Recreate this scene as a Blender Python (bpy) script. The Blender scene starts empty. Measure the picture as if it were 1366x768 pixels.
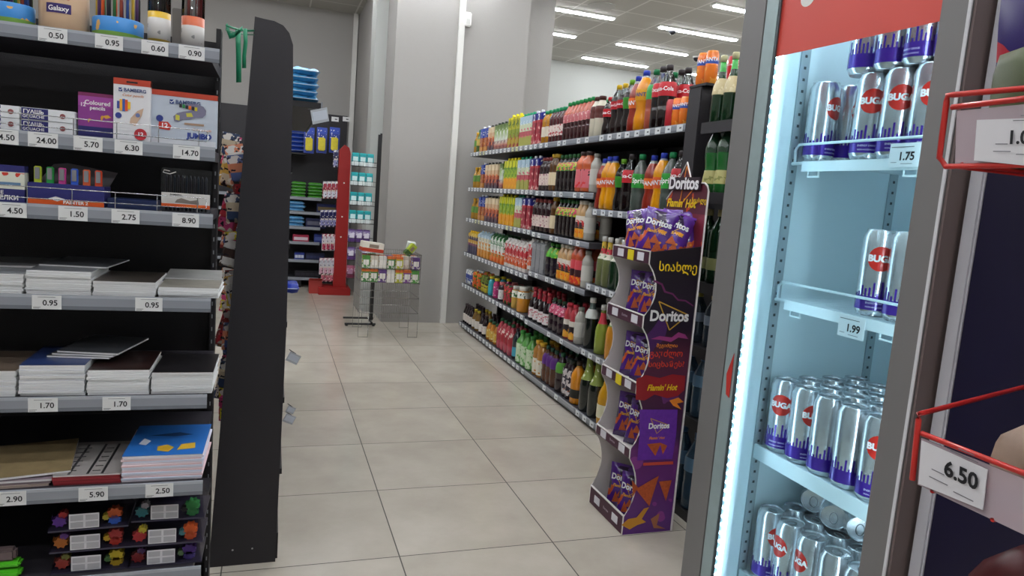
import bpy, bmesh, math, random
from mathutils import Matrix, Vector
random.seed(7)
C = bpy.context.scene.collection
# ------------------------------------------------------------------ camera model (1366x768)
F, CX, CY, H = 940.0, 683.0, 384.0, 1.40
def _d(u, v): return Vector((u-CX, -(v-CY), -F))
_Y = _d(364, 240).normalized(); _X = _d(3410, 475); _X = (_X - _Y*_X.dot(_Y)).normalized(); _Z = _X.cross(_Y)
RW = Matrix((_X, _Y, _Z))                       # world = RW @ cam
def W(u, v, ax, val):                           # point of the plane x|y|z = val seen at (u, v)
    r = RW @ _d(u, v); i = 'xyz'.index(ax); o = (0, 0, H)[i]; t = (val-o)/r[i]
    return Vector((r.x*t, r.y*t, r.z*t+H))
def proj(x, y, z):
    c = RW.transposed() @ Vector((x, y, z-H)); return CX-F*c.x/c.z, CY+F*c.y/c.z
def yu(u, x, z):
    lo, hi = .3, 12
    for _ in range(40):
        m = (lo+hi)/2
        if proj(x, m, z)[0] > u: lo = m
        else: hi = m
    return (lo+hi)/2
cam = bpy.data.cameras.new('camera'); co = bpy.data.objects.new('camera', cam); C.objects.link(co)
cam.sensor_width = 36; cam.lens = F/1366*36; cam.clip_start = .02
co.matrix_world = Matrix.Translation((0, 0, H)) @ RW.to_4x4()
bpy.context.scene.camera = co
vs = bpy.context.scene.view_settings
vs.view_transform = 'Standard'; vs.look = 'None'; vs.gamma = 1; vs.use_curve_mapping = False
vs.exposure = 0.52
# ------------------------------------------------------------------ materials
def lin(h):
    if isinstance(h, tuple): return (*h[:3], 1)
    h = h.lstrip('#'); c = [int(h[i:i+2], 16)/255 for i in (0, 2, 4)]
    return (*[x/12.92 if x <= .04045 else ((x+.055)/1.055)**2.4 for x in c], 1)
MC = {}
def mat(col, rough=.5, metal=0, spec=.5, trans=0, ior=1.45, emit=0, alpha=1, bump=0, bscale=40, var=0, coat=0):
    key = (col, rough, metal, spec, trans, ior, emit, alpha, bump, bscale, var, coat)
    if key in MC: return MC[key]
    m = bpy.data.materials.new('mat_%d' % len(MC)); m.use_nodes = True; nt = m.node_tree; b = nt.nodes['Principled BSDF']
    b.inputs['Base Color'].default_value = lin(col); b.inputs['Roughness'].default_value = rough
    b.inputs['Metallic'].default_value = metal; b.inputs['Specular IOR Level'].default_value = spec
    b.inputs['Transmission Weight'].default_value = trans; b.inputs['IOR'].default_value = ior; b.inputs['Alpha'].default_value = alpha
    b.inputs['Coat Weight'].default_value = coat
    if emit: b.inputs['Emission Color'].default_value = lin(col); b.inputs['Emission Strength'].default_value = emit
    if bump or var:
        tc = nt.nodes.new('ShaderNodeTexCoord'); n = nt.nodes.new('ShaderNodeTexNoise'); n.inputs['Scale'].default_value = bscale
        n.inputs['Detail'].default_value = 4
        nt.links.new(tc.outputs['Object'], n.inputs['Vector'])
        if bump:
            bp = nt.nodes.new('ShaderNodeBump'); bp.inputs['Strength'].default_value = bump; bp.inputs['Distance'].default_value = .01
            nt.links.new(n.outputs['Fac'], bp.inputs['Height']); nt.links.new(bp.outputs['Normal'], b.inputs['Normal'])
        if var:
            mx = nt.nodes.new('ShaderNodeMix'); mx.data_type = 'RGBA'; c = lin(col)
            mx.inputs['A'].default_value = (*[x*(1-var) for x in c[:3]], 1); mx.inputs['B'].default_value = (*[min(1, x*(1+var)) for x in c[:3]], 1)
            nt.links.new(n.outputs['Fac'], mx.inputs['Factor']); nt.links.new(mx.outputs['Result'], b.inputs['Base Color'])
    MC[key] = m; return m
def clear(tint='#ffffff', gloss=.25, rough=.05):
    """thin clear sheet: transparent with a fresnel reflection"""
    key = ('clear', tint, gloss, rough)
    if key in MC: return MC[key]
    m = bpy.data.materials.new('clear_%d' % len(MC)); m.use_nodes = True; nt = m.node_tree; nt.nodes.clear()
    o = nt.nodes.new('ShaderNodeOutputMaterial'); t = nt.nodes.new('ShaderNodeBsdfTransparent'); g = nt.nodes.new('ShaderNodeBsdfGlossy')
    t.inputs[0].default_value = lin(tint); g.inputs['Roughness'].default_value = rough
    mx = nt.nodes.new('ShaderNodeMixShader'); lw = nt.nodes.new('ShaderNodeLayerWeight'); lw.inputs[0].default_value = gloss
    nt.links.new(lw.outputs['Fresnel'], mx.inputs[0]); nt.links.new(t.outputs[0], mx.inputs[1]); nt.links.new(g.outputs[0], mx.inputs[2])
    nt.links.new(mx.outputs[0], o.inputs[0]); MC[key] = m; return m
def art(bands, blobs=(), rough=.35, soft=False, coat=0, metal=0, coords='Generated'):
    """printed packaging: colour bands up the object, with noise-edged patches of fruit or pattern.
    bands [(z, colour)], blobs [(scale, threshold, colour, zlo, zhi)]"""
    key = ('art', tuple(bands), tuple(blobs), rough, soft, coat, metal)
    if key in MC: return MC[key]
    m = bpy.data.materials.new('print_%d' % len(MC)); m.use_nodes = True; nt = m.node_tree; b = nt.nodes['Principled BSDF']; L = nt.links.new
    b.inputs['Roughness'].default_value = rough; b.inputs['Coat Weight'].default_value = coat; b.inputs['Metallic'].default_value = metal
    tc = nt.nodes.new('ShaderNodeTexCoord'); sp = nt.nodes.new('ShaderNodeSeparateXYZ'); L(tc.outputs[coords], sp.inputs[0])
    cr = nt.nodes.new('ShaderNodeValToRGB'); cr.color_ramp.interpolation = 'LINEAR' if soft else 'CONSTANT'
    el = cr.color_ramp.elements
    while len(el) < len(bands): el.new(.5)
    for e, (z, c) in zip(el, bands): e.position = z
    for e, (z, c) in zip(el, bands): e.color = lin(c)
    L(sp.outputs['Z'], cr.inputs[0]); cur = cr.outputs[0]
    for i, (sc, th, col, z0, z1) in enumerate(blobs):
        n = nt.nodes.new('ShaderNodeTexNoise'); n.inputs['Scale'].default_value = sc; n.inputs['Detail'].default_value = 1.5
        mp = nt.nodes.new('ShaderNodeMapping'); mp.inputs['Location'].default_value = (i*3.7, i*1.3, i*5.1); L(tc.outputs['Object'], mp.inputs[0]); L(mp.outputs[0], n.inputs['Vector'])
        g = nt.nodes.new('ShaderNodeMath'); g.operation = 'GREATER_THAN'; g.inputs[1].default_value = th; L(n.outputs['Fac'], g.inputs[0])
        a = nt.nodes.new('ShaderNodeMath'); a.operation = 'GREATER_THAN'; a.inputs[1].default_value = z0; L(sp.outputs['Z'], a.inputs[0])
        c_ = nt.nodes.new('ShaderNodeMath'); c_.operation = 'LESS_THAN'; c_.inputs[1].default_value = z1; L(sp.outputs['Z'], c_.inputs[0])
        p = nt.nodes.new('ShaderNodeMath'); p.operation = 'MULTIPLY'; L(g.outputs[0], p.inputs[0]); L(a.outputs[0], p.inputs[1])
        q = nt.nodes.new('ShaderNodeMath'); q.operation = 'MULTIPLY'; L(p.outputs[0], q.inputs[0]); L(c_.outputs[0], q.inputs[1])
        mx = nt.nodes.new('ShaderNodeMix'); mx.data_type = 'RGBA'; L(q.outputs[0], mx.inputs['Factor']); L(cur, mx.inputs['A']); mx.inputs['B'].default_value = lin(col)
        cur = mx.outputs['Result']
    L(cur, b.inputs['Base Color']); MC[key] = m; return m
# ------------------------------------------------------------------ mesh building
class MB:
    def __init__(s): s.v = []; s.f = []; s.m = []; s.sm = []
    def add(s, vs, fs, mi=0, sm=False):
        o = len(s.v); s.v += [tuple(v) for v in vs]; s.f += [tuple(i+o for i in f) for f in fs]; s.m += [mi]*len(fs); s.sm += [sm]*len(fs); return s
    def box(s, x0, x1, y0, y1, z0, z1, mi=0, bev=0):
        if x0 > x1: x0, x1 = x1, x0
        if y0 > y1: y0, y1 = y1, y0
        if z0 > z1: z0, z1 = z1, z0
        if bev:
            bm = bmesh.new(); bmesh.ops.create_cube(bm, size=1)
            for v in bm.verts: v.co = Vector(((x0+x1)/2+v.co.x*(x1-x0), (y0+y1)/2+v.co.y*(y1-y0), (z0+z1)/2+v.co.z*(z1-z0)))
            bmesh.ops.bevel(bm, geom=bm.edges[:], offset=bev, segments=2, affect='EDGES')
            bm.verts.index_update(); s.add([v.co for v in bm.verts], [[v.index for v in f.verts] for f in bm.faces], mi); bm.free(); return s
        v = [(x, y, z) for x in (x0, x1) for y in (y0, y1) for z in (z0, z1)]
        return s.add(v, [(0, 1, 3, 2), (4, 6, 7, 5), (0, 4, 5, 1), (2, 3, 7, 6), (0, 2, 6, 4), (1, 5, 7, 3)], mi)
    def lathe(s, prof, seg=18, c=(0, 0, 0), mi=0, mf=None, caps=True):
        """prof [(r, z)]; mf(zmid) gives the material index"""
        vs = [(c[0]+r*math.cos(2*math.pi*k/seg), c[1]+r*math.sin(2*math.pi*k/seg), c[2]+z) for r, z in prof for k in range(seg)]
        for i in range(len(prof)-1):
            fs = [(i*seg+k, i*seg+(k+1) % seg, (i+1)*seg+(k+1) % seg, (i+1)*seg+k) for k in range(seg)]
            o = len(s.v)
            s.f += [tuple(a+o for a in f) for f in fs]; s.m += [mf((prof[i][1]+prof[i+1][1])/2) if mf else mi]*seg; s.sm += [True]*seg
        o = len(s.v); s.v += vs
        if caps:
            s.f.append(tuple(o+k for k in reversed(range(seg)))); s.m.append(mf(prof[0][1]) if mf else mi); s.sm.append(False)
            n = (len(prof)-1)*seg; s.f.append(tuple(o+n+k for k in range(seg))); s.m.append(mf(prof[-1][1]) if mf else mi); s.sm.append(False)
        return s
    def tube(s, pts, r, seg=6, mi=0):
        pts = [Vector(p) for p in pts]; rings = []
        for i, p in enumerate(pts):
            t = ((pts[min(i+1, len(pts)-1)]-p).normalized()+(p-pts[max(i-1, 0)]).normalized()).normalized()
            a = t.cross(Vector((0, 0, 1)) if abs(t.z) < .9 else Vector((1, 0, 0))).normalized(); b = t.cross(a)
            rings.append([p+a*r*math.cos(2*math.pi*k/seg)+b*r*math.sin(2*math.pi*k/seg) for k in range(seg)])
        vs = [v for g in rings for v in g]
        fs = [(i*seg+k, i*seg+(k+1) % seg, (i+1)*seg+(k+1) % seg, (i+1)*seg+k) for i in range(len(pts)-1) for k in range(seg)]
        s.add(vs, fs, mi, True); n = (len(pts)-1)*seg
        return s.add([v for v in rings[0]], [tuple(reversed(range(seg)))], mi).add([v for v in rings[-1]], [tuple(range(seg))], mi)
    def prism(s, poly, off, mi=0, mi_side=None):
        """poly: planar 3d outline, off: extrusion vector"""
        n = len(poly); a = [Vector(p) for p in poly]; b = [p+Vector(off) for p in a]
        s.add(a+b, [tuple(range(n)), tuple(reversed(range(n, 2*n)))], mi)
        return s.add(a+b, [(i, (i+1) % n, n+(i+1) % n, n+i) for i in range(n)], mi if mi_side is None else mi_side)
    def build(s, name, mats, parent=None, loc=(0, 0, 0), rz=0):
        me = bpy.data.meshes.new(name); me.from_pydata(s.v, [], s.f)
        if not isinstance(mats, (list, tuple)): mats = [mats]
        for m in mats: me.materials.append(m)
        me.polygons.foreach_set('material_index', s.m); me.polygons.foreach_set('use_smooth', s.sm); 
        bm = bmesh.new(); bm.from_mesh(me); bmesh.ops.recalc_face_normals(bm, faces=bm.faces); bm.to_mesh(me); bm.free()
        o = bpy.data.objects.new(name, me); C.objects.link(o)
        if parent: o.parent = parent
        o.location = loc; o.rotation_euler.z = rz; return o
def box(name, x0, x1, y0, y1, z0, z1, m, parent=None, bev=0): return MB().box(x0, x1, y0, y1, z0, z1, 0, bev).build(name, m, parent)
LAB = {}
def tag(o, label, cat, group=None):
    if len(label.replace(',', ' ').split()) > 16: print('LONG', len(label.split()), label)
    assert label not in LAB, label
    LAB[label] = 1; o['label'] = label; o['category'] = cat
    if group: o['group'] = group
    return o
def struct(o): o['kind'] = 'structure'; return o
def empty(name, loc=(0, 0, 0), rz=0):
    o = bpy.data.objects.new(name, None); o.empty_display_size = .05; C.objects.link(o); o.location = loc; o.rotation_euler.z = rz; return o
def copy_tree(o, parent=None):
    c = o.copy(); C.objects.link(c); c.parent = parent
    for ch in o.children: copy_tree(ch, c)
    return c
class Proto:
    """first placing moves the thing itself, later ones copy it with its parts"""
    def __init__(s, mk): s.mk = mk; s.o = None
    def put(s, loc, rz=0, sc=1, label=None, cat=None, group=None, rot=None):
        if s.o is None: s.o = o = s.mk()
        else: o = copy_tree(s.o)
        for k in ('label', 'category', 'group'):
            if k in o: del o[k]
        o.location = loc; o.rotation_euler = rot if rot else (0, 0, rz); o.scale = (sc,)*3
        tag(o, label, cat, group); return o
TM = {}
def text_mesh(s, size, bold=0, sx=1, shear=0):
    key = (s, size, bold, sx, shear)
    if key not in TM:
        cu = bpy.data.curves.new('t', 'FONT'); cu.body = s; cu.size = size; cu.align_x = 'CENTER'; cu.align_y = 'CENTER'; cu.offset = bold*size; cu.shear = shear; cu.resolution_u = 3
        o = bpy.data.objects.new('t', cu); C.objects.link(o); bpy.context.view_layer.update()
        me = bpy.data.meshes.new_from_object(o.evaluated_get(bpy.context.evaluated_depsgraph_get()))
        bpy.data.objects.remove(o); TM[key] = ([(v.co.x*sx, v.co.y) for v in me.vertices], [tuple(p.vertices) for p in me.polygons])
        bpy.data.meshes.remove(me)
    return TM[key]
def text(name, s, size, m, parent, pos, xdir=(1, 0, 0), ydir=(0, 0, 1), bold=.01, sx=1, shear=0, fn=None, cyl=None):
    """flat lettering: pos is its centre, xdir/ydir its own axes. fn moves each point; cyl=(r,) bends it round a can (front is -Y)"""
    vs_, fs = text_mesh(s, size, bold, sx, shear); X = Vector(xdir); Y = Vector(ydir); P = Vector(pos)
    if cyl: v = [(cyl*math.sin(x/cyl), -cyl*math.cos(x/cyl), P.z+y) for x, y in vs_]
    else: v = [P+X*x+Y*y for x, y in vs_]
    if fn: v = [fn(Vector(p)) for p in v]
    mb = MB().add(v, fs)
    me = bpy.data.meshes.new(name); me.from_pydata([tuple(p) for p in mb.v], [], mb.f); me.materials.append(m)
    o = bpy.data.objects.new(name, me); C.objects.link(o); o.parent = parent; return o
ORD = ['first', 'second', 'third', 'fourth', 'fifth', 'sixth', 'seventh', 'eighth', 'ninth', 'tenth', 'eleventh', 'twelfth', 'thirteenth', 'fourteenth', 'fifteenth', 'sixteenth', 'seventeenth', 'eighteenth', 'nineteenth', 'twentieth']
ORD += ['twenty-'+o for o in ORD[:9]] + ['thirtieth'] + ['thirty-'+o for o in ORD[:9]]
INK = mat('#1c1c20', .6); WHITE = mat('#eceae6', .5); PAPER = mat('#e6e6e4', .6)
BLACK = mat('#1b191c', .45, bump=.15, bscale=300); CHAR = mat('#2a272b', .5, bump=.1, bscale=400)
GRAYM = mat('#8d9098', .35, metal=.3); ALU = mat('#a9a9ab', .4, metal=.4); WIRE = mat('#b9b9bb', .25, metal=.9)
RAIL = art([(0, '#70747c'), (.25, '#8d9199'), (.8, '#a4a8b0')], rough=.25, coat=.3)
# ------------------------------------------------------------------ the room
def floor_mat():
    m = bpy.data.materials.new('floor_tiles'); m.use_nodes = True; nt = m.node_tree; b = nt.nodes['Principled BSDF']; L = nt.links.new
    tc = nt.nodes.new('ShaderNodeTexCoord'); sp = nt.nodes.new('ShaderNodeSeparateXYZ'); L(tc.outputs['Object'], sp.inputs[0])
    def M(op, a, b_=None, clamp=False):
        n = nt.nodes.new('ShaderNodeMath'); n.operation = op
        for i, q in enumerate((a, b_)):
            if q is None: continue
            if isinstance(q, (int, float)): n.inputs[i].default_value = q
            else: L(q, n.inputs[i])
        return n.outputs[0]
    ids = []; ls = []
    for ax, o, p in (('X', .508, .6385), ('Y', 2.54, .6185)):
        q = M('DIVIDE', M('SUBTRACT', sp.outputs[ax], o), p); fl = M('FLOOR', q); fr = M('SUBTRACT', q, fl)
        e = M('MULTIPLY', M('MINIMUM', fr, M('SUBTRACT', 1.0, fr)), p); ls.append(M('LESS_THAN', e, .0024)); ids.append(fl)
    line = M('MAXIMUM', ls[0], ls[1])
    cb = nt.nodes.new('ShaderNodeCombineXYZ'); L(ids[0], cb.inputs[0]); L(ids[1], cb.inputs[1])
    wn = nt.nodes.new('ShaderNodeTexWhiteNoise'); L(cb.outputs[0], wn.inputs['Vector'])
    n = nt.nodes.new('ShaderNodeTexNoise'); n.inputs['Scale'].default_value = 3.2; n.inputs['Detail'].default_value = 6; n.inputs['Roughness'].default_value = .6
    ad = nt.nodes.new('ShaderNodeVectorMath'); ad.operation = 'ADD'; sc = nt.nodes.new('ShaderNodeVectorMath'); sc.operation = 'SCALE'; L(wn.outputs['Color'], sc.inputs[0]); sc.inputs['Scale'].default_value = 7
    L(tc.outputs['Object'], ad.inputs[0]); L(sc.outputs[0], ad.inputs[1]); L(ad.outputs[0], n.inputs['Vector'])
    cr = nt.nodes.new('ShaderNodeValToRGB'); cr.color_ramp.elements[0].position = .3; cr.color_ramp.elements[1].position = .7
    cr.color_ramp.elements[0].color = lin('#b3aa9d'); cr.color_ramp.elements[1].color = lin('#c3bbae'); L(n.outputs['Fac'], cr.inputs[0])
    sh = nt.nodes.new('ShaderNodeHueSaturation'); L(cr.outputs[0], sh.inputs['Color']); L(M('ADD', M('MULTIPLY', wn.outputs['Value'], .06), .97), sh.inputs['Value'])
    mx = nt.nodes.new('ShaderNodeMix'); mx.data_type = 'RGBA'; L(line, mx.inputs['Factor']); L(sh.outputs[0], mx.inputs['A']); mx.inputs['B'].default_value = lin('#4a463f')
    L(mx.outputs['Result'], b.inputs['Base Color']); L(M('ADD', M('MULTIPLY', line, .5), M('ADD', M('MULTIPLY', n.outputs['Fac'], .08), .13)), b.inputs['Roughness'])
    return m
WALL = mat('#a19e9a', .85, bump=.05, bscale=25, var=.015); WALLB = mat('#b2b4b0', .8)
def ceil_mat():
    m = bpy.data.materials.new('ceiling_tiles'); m.use_nodes = True; nt = m.node_tree; b = nt.nodes['Principled BSDF']; L = nt.links.new
    b.inputs['Roughness'].default_value = .9
    tc = nt.nodes.new('ShaderNodeTexCoord'); sp = nt.nodes.new('ShaderNodeSeparateXYZ'); L(tc.outputs['Object'], sp.inputs[0]); outs = []
    for ax, o in (('X', 2.8), ('Y', 7.48)):
        a = nt.nodes.new('ShaderNodeMath'); a.operation = 'SUBTRACT'; L(sp.outputs[ax], a.inputs[0]); a.inputs[1].default_value = o
        p = nt.nodes.new('ShaderNodeMath'); p.operation = 'PINGPONG'; L(a.outputs[0], p.inputs[0]); p.inputs[1].default_value = .3
        l = nt.nodes.new('ShaderNodeMath'); l.operation = 'LESS_THAN'; L(p.outputs[0], l.inputs[0]); l.inputs[1].default_value = .011; outs.append(l.outputs[0])
    mm = nt.nodes.new('ShaderNodeMath'); mm.operation = 'MAXIMUM'; L(outs[0], mm.inputs[0]); L(outs[1], mm.inputs[1])
    mx = nt.nodes.new('ShaderNodeMix'); mx.data_type = 'RGBA'; L(mm.outputs[0], mx.inputs['Factor']); mx.inputs['A'].default_value = lin('#b3b1ab'); mx.inputs['B'].default_value = lin('#d6d5d0')
    L(mx.outputs['Result'], b.inputs['Base Color']); return m
ZC = 3.75
struct(box('floor', -4.5, 9.5, -2.5, 11.6, -.1, 0, floor_mat()))
struct(box('ceiling', -4.5, 9.5, -2.5, 11.6, ZC, ZC+.1, ceil_mat()))
struct(box('wall_back', 3.0, 9.5, 11.4, 11.6, 0, ZC, WALLB)); struct(box('wall_front', -4.5, 9.5, -2.5, -2.4, 0, ZC, WALL))
struct(box('wall_left', -4.5, -4.4, -2.5, 11.6, 0, ZC, WALL)); struct(box('wall_right', 9.4, 9.5, -2.5, 11.6, 0, ZC, WALLB))
struct(box('wall_back_left', -4.5, 1.06, 10.35, 10.6, 0, ZC, WALL))
struct(box('wall_alcove', 1.06, 1.25, 8.35, 10.5, 0, ZC, WALL))
struct(box('wall_pillar', 1.0, 1.3, 8.0, 8.35, 0, ZC, WALLB))
struct(box('wall_column', 1.128, 2.54, 7.4, 8.0, 0, ZC, WALL))
struct(box('wall_inner', 2.3, 3.05, 8.0, 11.5, 0, ZC, WALL))
struct(box('trim_1', 1.765, 1.825, 7.365, 7.4, 0, ZC, mat('#d9d8d3', .5)))
p = W(469, 100, 'y', 10.34)
struct(box('trim_2', .985, 1.045, 10.31, 10.35, 0, ZC, mat('#d9d8d3', .5)))
# ceiling lights
TUBE = mat('#f6faff', .5, emit=26)
def mk_light():
    r = empty('ceiling_light')
    MB().box(0, 1.2, -.045, .045, -.02, 0).build('housing', mat('#dcdcda', .4), r)
    MB().box(.02, 1.18, -.03, .03, -.034, -.0205).build('diffuser', TUBE, r)
    return r
PL = Proto(mk_light)
cols = [(-3.8, 'leftmost'), (-1.9, 'second'), (-.2, 'third'), (.99, 'fourth'), (2.8, 'fifth'), (4.63, 'sixth'), (6.43, 'seventh'), (8.1, 'rightmost')]
for x, cn in cols:
    for k in range(11):  # front rows and left columns, out of view, are added to light the foreground
        y = 10.78-1.2*k
        if x < 1.5 and y > 9.2: continue
        if x == .99 and y > 7.3: continue
        if x == 2.8 and y > 7.9 and False: continue
        if y > 8 and x == 2.8: x_ = 3.06 if y > 8 else x
        PL.put((x if not (x == 2.8 and y > 8) else x, y, ZC), 0, 1, 'linear tube light, %s from the back wall, %s column of lights' % (ORD[k], cn), 'ceiling light', 'linear tube lights on the ceiling')
def dome(u, v, lbl):
    p = W(u, v, 'z', ZC-.06); r = empty('security_camera', (p.x, p.y, ZC))
    MB().lathe([(.055, -.03), (.06, 0)], 16).build('base', WHITE, r); MB().lathe([(.004, -.085), (.03, -.075), (.045, -.05), (.048, -.03)], 16).build('dome', mat('#222226', .1), r); tag(r, lbl, 'security camera')
dome(897, 44, 'white dome security camera with dark lens between the ceiling lights'); dome(929, 80, 'small dark dome security camera on the ceiling above the orange cans')
p = W(803, 8, 'z', ZC); r = MB().lathe([(.16, -.006), (.17, 0)], 28, (0, 0, 0)).build('ceiling_speaker', mat('#a9a8a4', .8)); r.location = (p.x, p.y, ZC); tag(r, 'round flush ceiling speaker grille near the first tube light', 'ceiling speaker')
p = W(624, 26, 'y', 7.38); r = empty('motion_sensor', p); MB().box(-.035, .035, -.03, .02, -.07, .07, bev=.01).build('body', WHITE, r); MB().box(-.02, .02, -.034, -.0305, -.05, 0, bev=.001).build('lens', mat('#cfcfca', .2), r); tag(r, 'small white motion sensor high on the grey column beside the trim', 'sensor')
p = W(706, 19, 'y', 8.4); r = empty('wall_sensor', (p.x, p.y, p.z)); MB().box(-.03, .03, -.03, .03, -.09, .09, bev=.01).build('body', WHITE, r); MB().tube([(0, 0, .09), (0, 0, ZC-p.z)], .008).build('drop_rod', WHITE, r); tag(r, 'narrow white sensor box hanging beside the column under the ceiling', 'sensor')
# ------------------------------------------------------------------ gondola shelving
def tick(x, y, z, label, face='y', w=.056, h=.032, price=None, group='price tags', tilt=0):
    """price tag; face y looks to -Y, x to -X"""
    r = empty('price_tag', (x, y, z), 0 if face == 'y' else -math.pi/2)
    MB().box(-w/2, w/2, -.0012, 0, -h/2, h/2).build('card', mat('#dddddc', .55), r)
    if price: text('printed_price', price, h*.55, INK, r, (w*.12, -.0016, -h*.05), bold=.02)
    mb = MB().box(-w*.46, -w*.2, -.0016, -.0014, -h*.36, -h*.33).box(-w*.46, -w*.25, -.0016, -.0014, -h*.44, -h*.41).box(-w*.3, w*.3, -.0016, -.0014, h*.36, h*.385)
    mb.build('small_print', mat('#55555a', .6), r)
    if tilt: r.rotation_euler.x = tilt
    tag(r, label, 'price tag', group); return r
TK = {}
def small_tick(key, loc, label, group, col='#d5d8da'):
    if key not in TK:
        def mk():
            r = empty('price_tag'); MB().box(-.027, .027, -.002, 0, -.017, .017).build('card', mat(col, .5), r)
            MB().box(-.002, .016, -.0026, -.0021, -.004, .004).build('printed_price', mat('#4c4c52', .6), r); return r
        TK[key] = Proto(mk)
    TK[key].put(loc, -math.pi/2, 1, label, 'price tag', group)
XF = 1.93; XB = 2.40
bays = [('far wall', 7.19, 6.2, [.045, .46, .79, 1.145, 1.46, 1.815]), ('second', 6.2, 5.2, [.045, .46, .79, 1.145, 1.46, 1.815]),
        ('third', 5.2, 4.12, [.045, .445, .83, 1.137, 1.455, 1.815]), ('fourth', 4.12, 3.12, [.045, .455, .88, 1.355, 1.815])]
SHN = {6: ['bottom', 'second lowest', 'third lowest', 'third highest', 'second highest', 'top'], 5: ['bottom', 'second lowest', 'middle', 'second highest', 'top']}
ntk = 0
for name, ya, yb, zs in bays:
    r = empty('gondola_shelving', ((XF+XB)/2, (ya+yb)/2, 0)); ox, oy = -(XF+XB)/2, -(ya+yb)/2
    def B(nm, x0, x1, y0, y1, z0, z1, m, par=r): return MB().box(x0+ox, x1+ox, y0+oy, y1+oy, z0, z1).build(nm, m, par)
    B('back_panel', XB-.02, XB, yb+.002, ya-.002, 0, 2.0, CHAR); B('base_plinth', XF+.03, XB-.02, yb+.002, ya-.002, 0, .022, BLACK)
    B('upright', XB-.06, XB-.02, ya-.03, ya-.004, .022, 2.0, BLACK)
    for i, z in enumerate(zs):
        s = B('shelf', XF+.003, XB-.022, yb+.003, ya-.003, z-.02 if i else .022, z+.018, mat('#3a3a40', .5))
        rl = B('price_rail', XF-.002, XF+.0025, yb+.004, ya-.004, z-.02, z+.02, RAIL, s)
    tag(r, 'dark drinks shelving bay, %s' % {'far wall': 'farthest one against the grey column', 'second': 'second from the column, mostly cartons', 'third': 'third from the column, jars and dark bottles', 'fourth': 'nearest full bay beside the crisps display'}[name], 'shelving', 'drinks shelving bays')
    for i, z in enumerate(zs):
        n = 9; 
        for k in range(n):
            if name in ('third',) and k % 3 == 2: continue
            if i < 2 and k % 2 and name == 'third': continue
            y = ya-(k+.5)*(ya-yb)/n + random.uniform(-.012, .012)
            if name == 'fourth' and i < 4 and y < 3.6: continue
            yel = name in ('far wall', 'second') and i >= 3 and k in (3, 4) and i % 2
            small_tick('y' if yel else 'w', (XF-.0025, y, z), '%s price tag, %s from left, %s rail of the %s bay' % ('pale yellow' if yel else 'white', ORD[k], SHN[len(zs)][i], name), 'price tags on the drinks shelf rails', '#cfd0a4' if yel else '#d5d8da')
# end cabinet and near bay D
r = empty('shelving_end_panel', (2.16, 3.055, 0)); MB().box(-.24, .24, -.055, .055, 0, 2.0, bev=.004).build('panel', CHAR, r)
MB().box(-.24, .24, -.09, .055, 2.0005, 2.012).build('top_cap', BLACK, r); tag(r, 'tall black shelving end panel with orange cans on top', 'shelving end panel')
r = empty('gondola_shelving', (2.1, 2.17, 0)); ZD = [.04, .47, .80, 1.09, 1.49, 1.80]
MB().box(.26, .28, -.66, .66, 0, 1.98).build('back_panel', BLACK, r); MB().box(-.1, .255, .661, .80, 0, 1.98).build('side_upright', BLACK, r)
MB().box(-.24, .255, -.66, .66, 0, .02).build('base_plinth', BLACK, r)
for z in ZD:
    s = MB().box(-.262, .255, -.66, .66, z-.03 if z > .1 else .0205, z).build('shelf', BLACK, r)
    MB().box(-.27, -.2625, -.66, .66, z-.045 if z > .1 else .0, z+.004).build('front_lip', CHAR, s)
tag(r, 'black bottle shelving bay with green and water bottles behind the display', 'shelving', 'drinks shelving bays')
# ------------------------------------------------------------------ drinks
def interp(prof, z):
    for (r0, z0), (r1, z1) in zip(prof, prof[1:]):
        if z0 <= z <= z1 and z1 > z0: return r0+(r1-r0)*(z-z0)/(z1-z0)
    return prof[-1][0]
SHAPES = {  # normalised profiles: r in radii, z in heights
 'waist': [(.8, 0), (1, .03), (1, .2), (.84, .36), (.9, .46), (1, .55), (1, .68), (.85, .76), (.55, .85), (.34, .92), (.32, .945)],
 'pet': [(.85, 0), (1, .03), (1, .33), (.96, .35), (1, .37), (1, .62), (.93, .7), (.62, .8), (.36, .88), (.33, .945)],
 'juice': [(.9, 0), (1, .03), (1, .55), (.95, .6), (1, .64), (.95, .74), (.6, .84), (.48, .9), (.46, .94)],
 'long': [(.9, 0), (1, .02), (1, .45), (.9, .55), (.5, .68), (.38, .8), (.36, .94)],
 'jar': [(.9, 0), (1, .04), (1, .72), (.9, .8), (.72, .86), (.72, .9)],
 'short': [(.88, 0), (1, .03), (1, .5), (.93, .6), (.6, .76), (.45, .86), (.42, .93)],
 'square': [(.9, 0), (1, .02), (1, .62), (.92, .7), (.5, .8), (.42, .86), (.4, .94)]}
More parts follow.
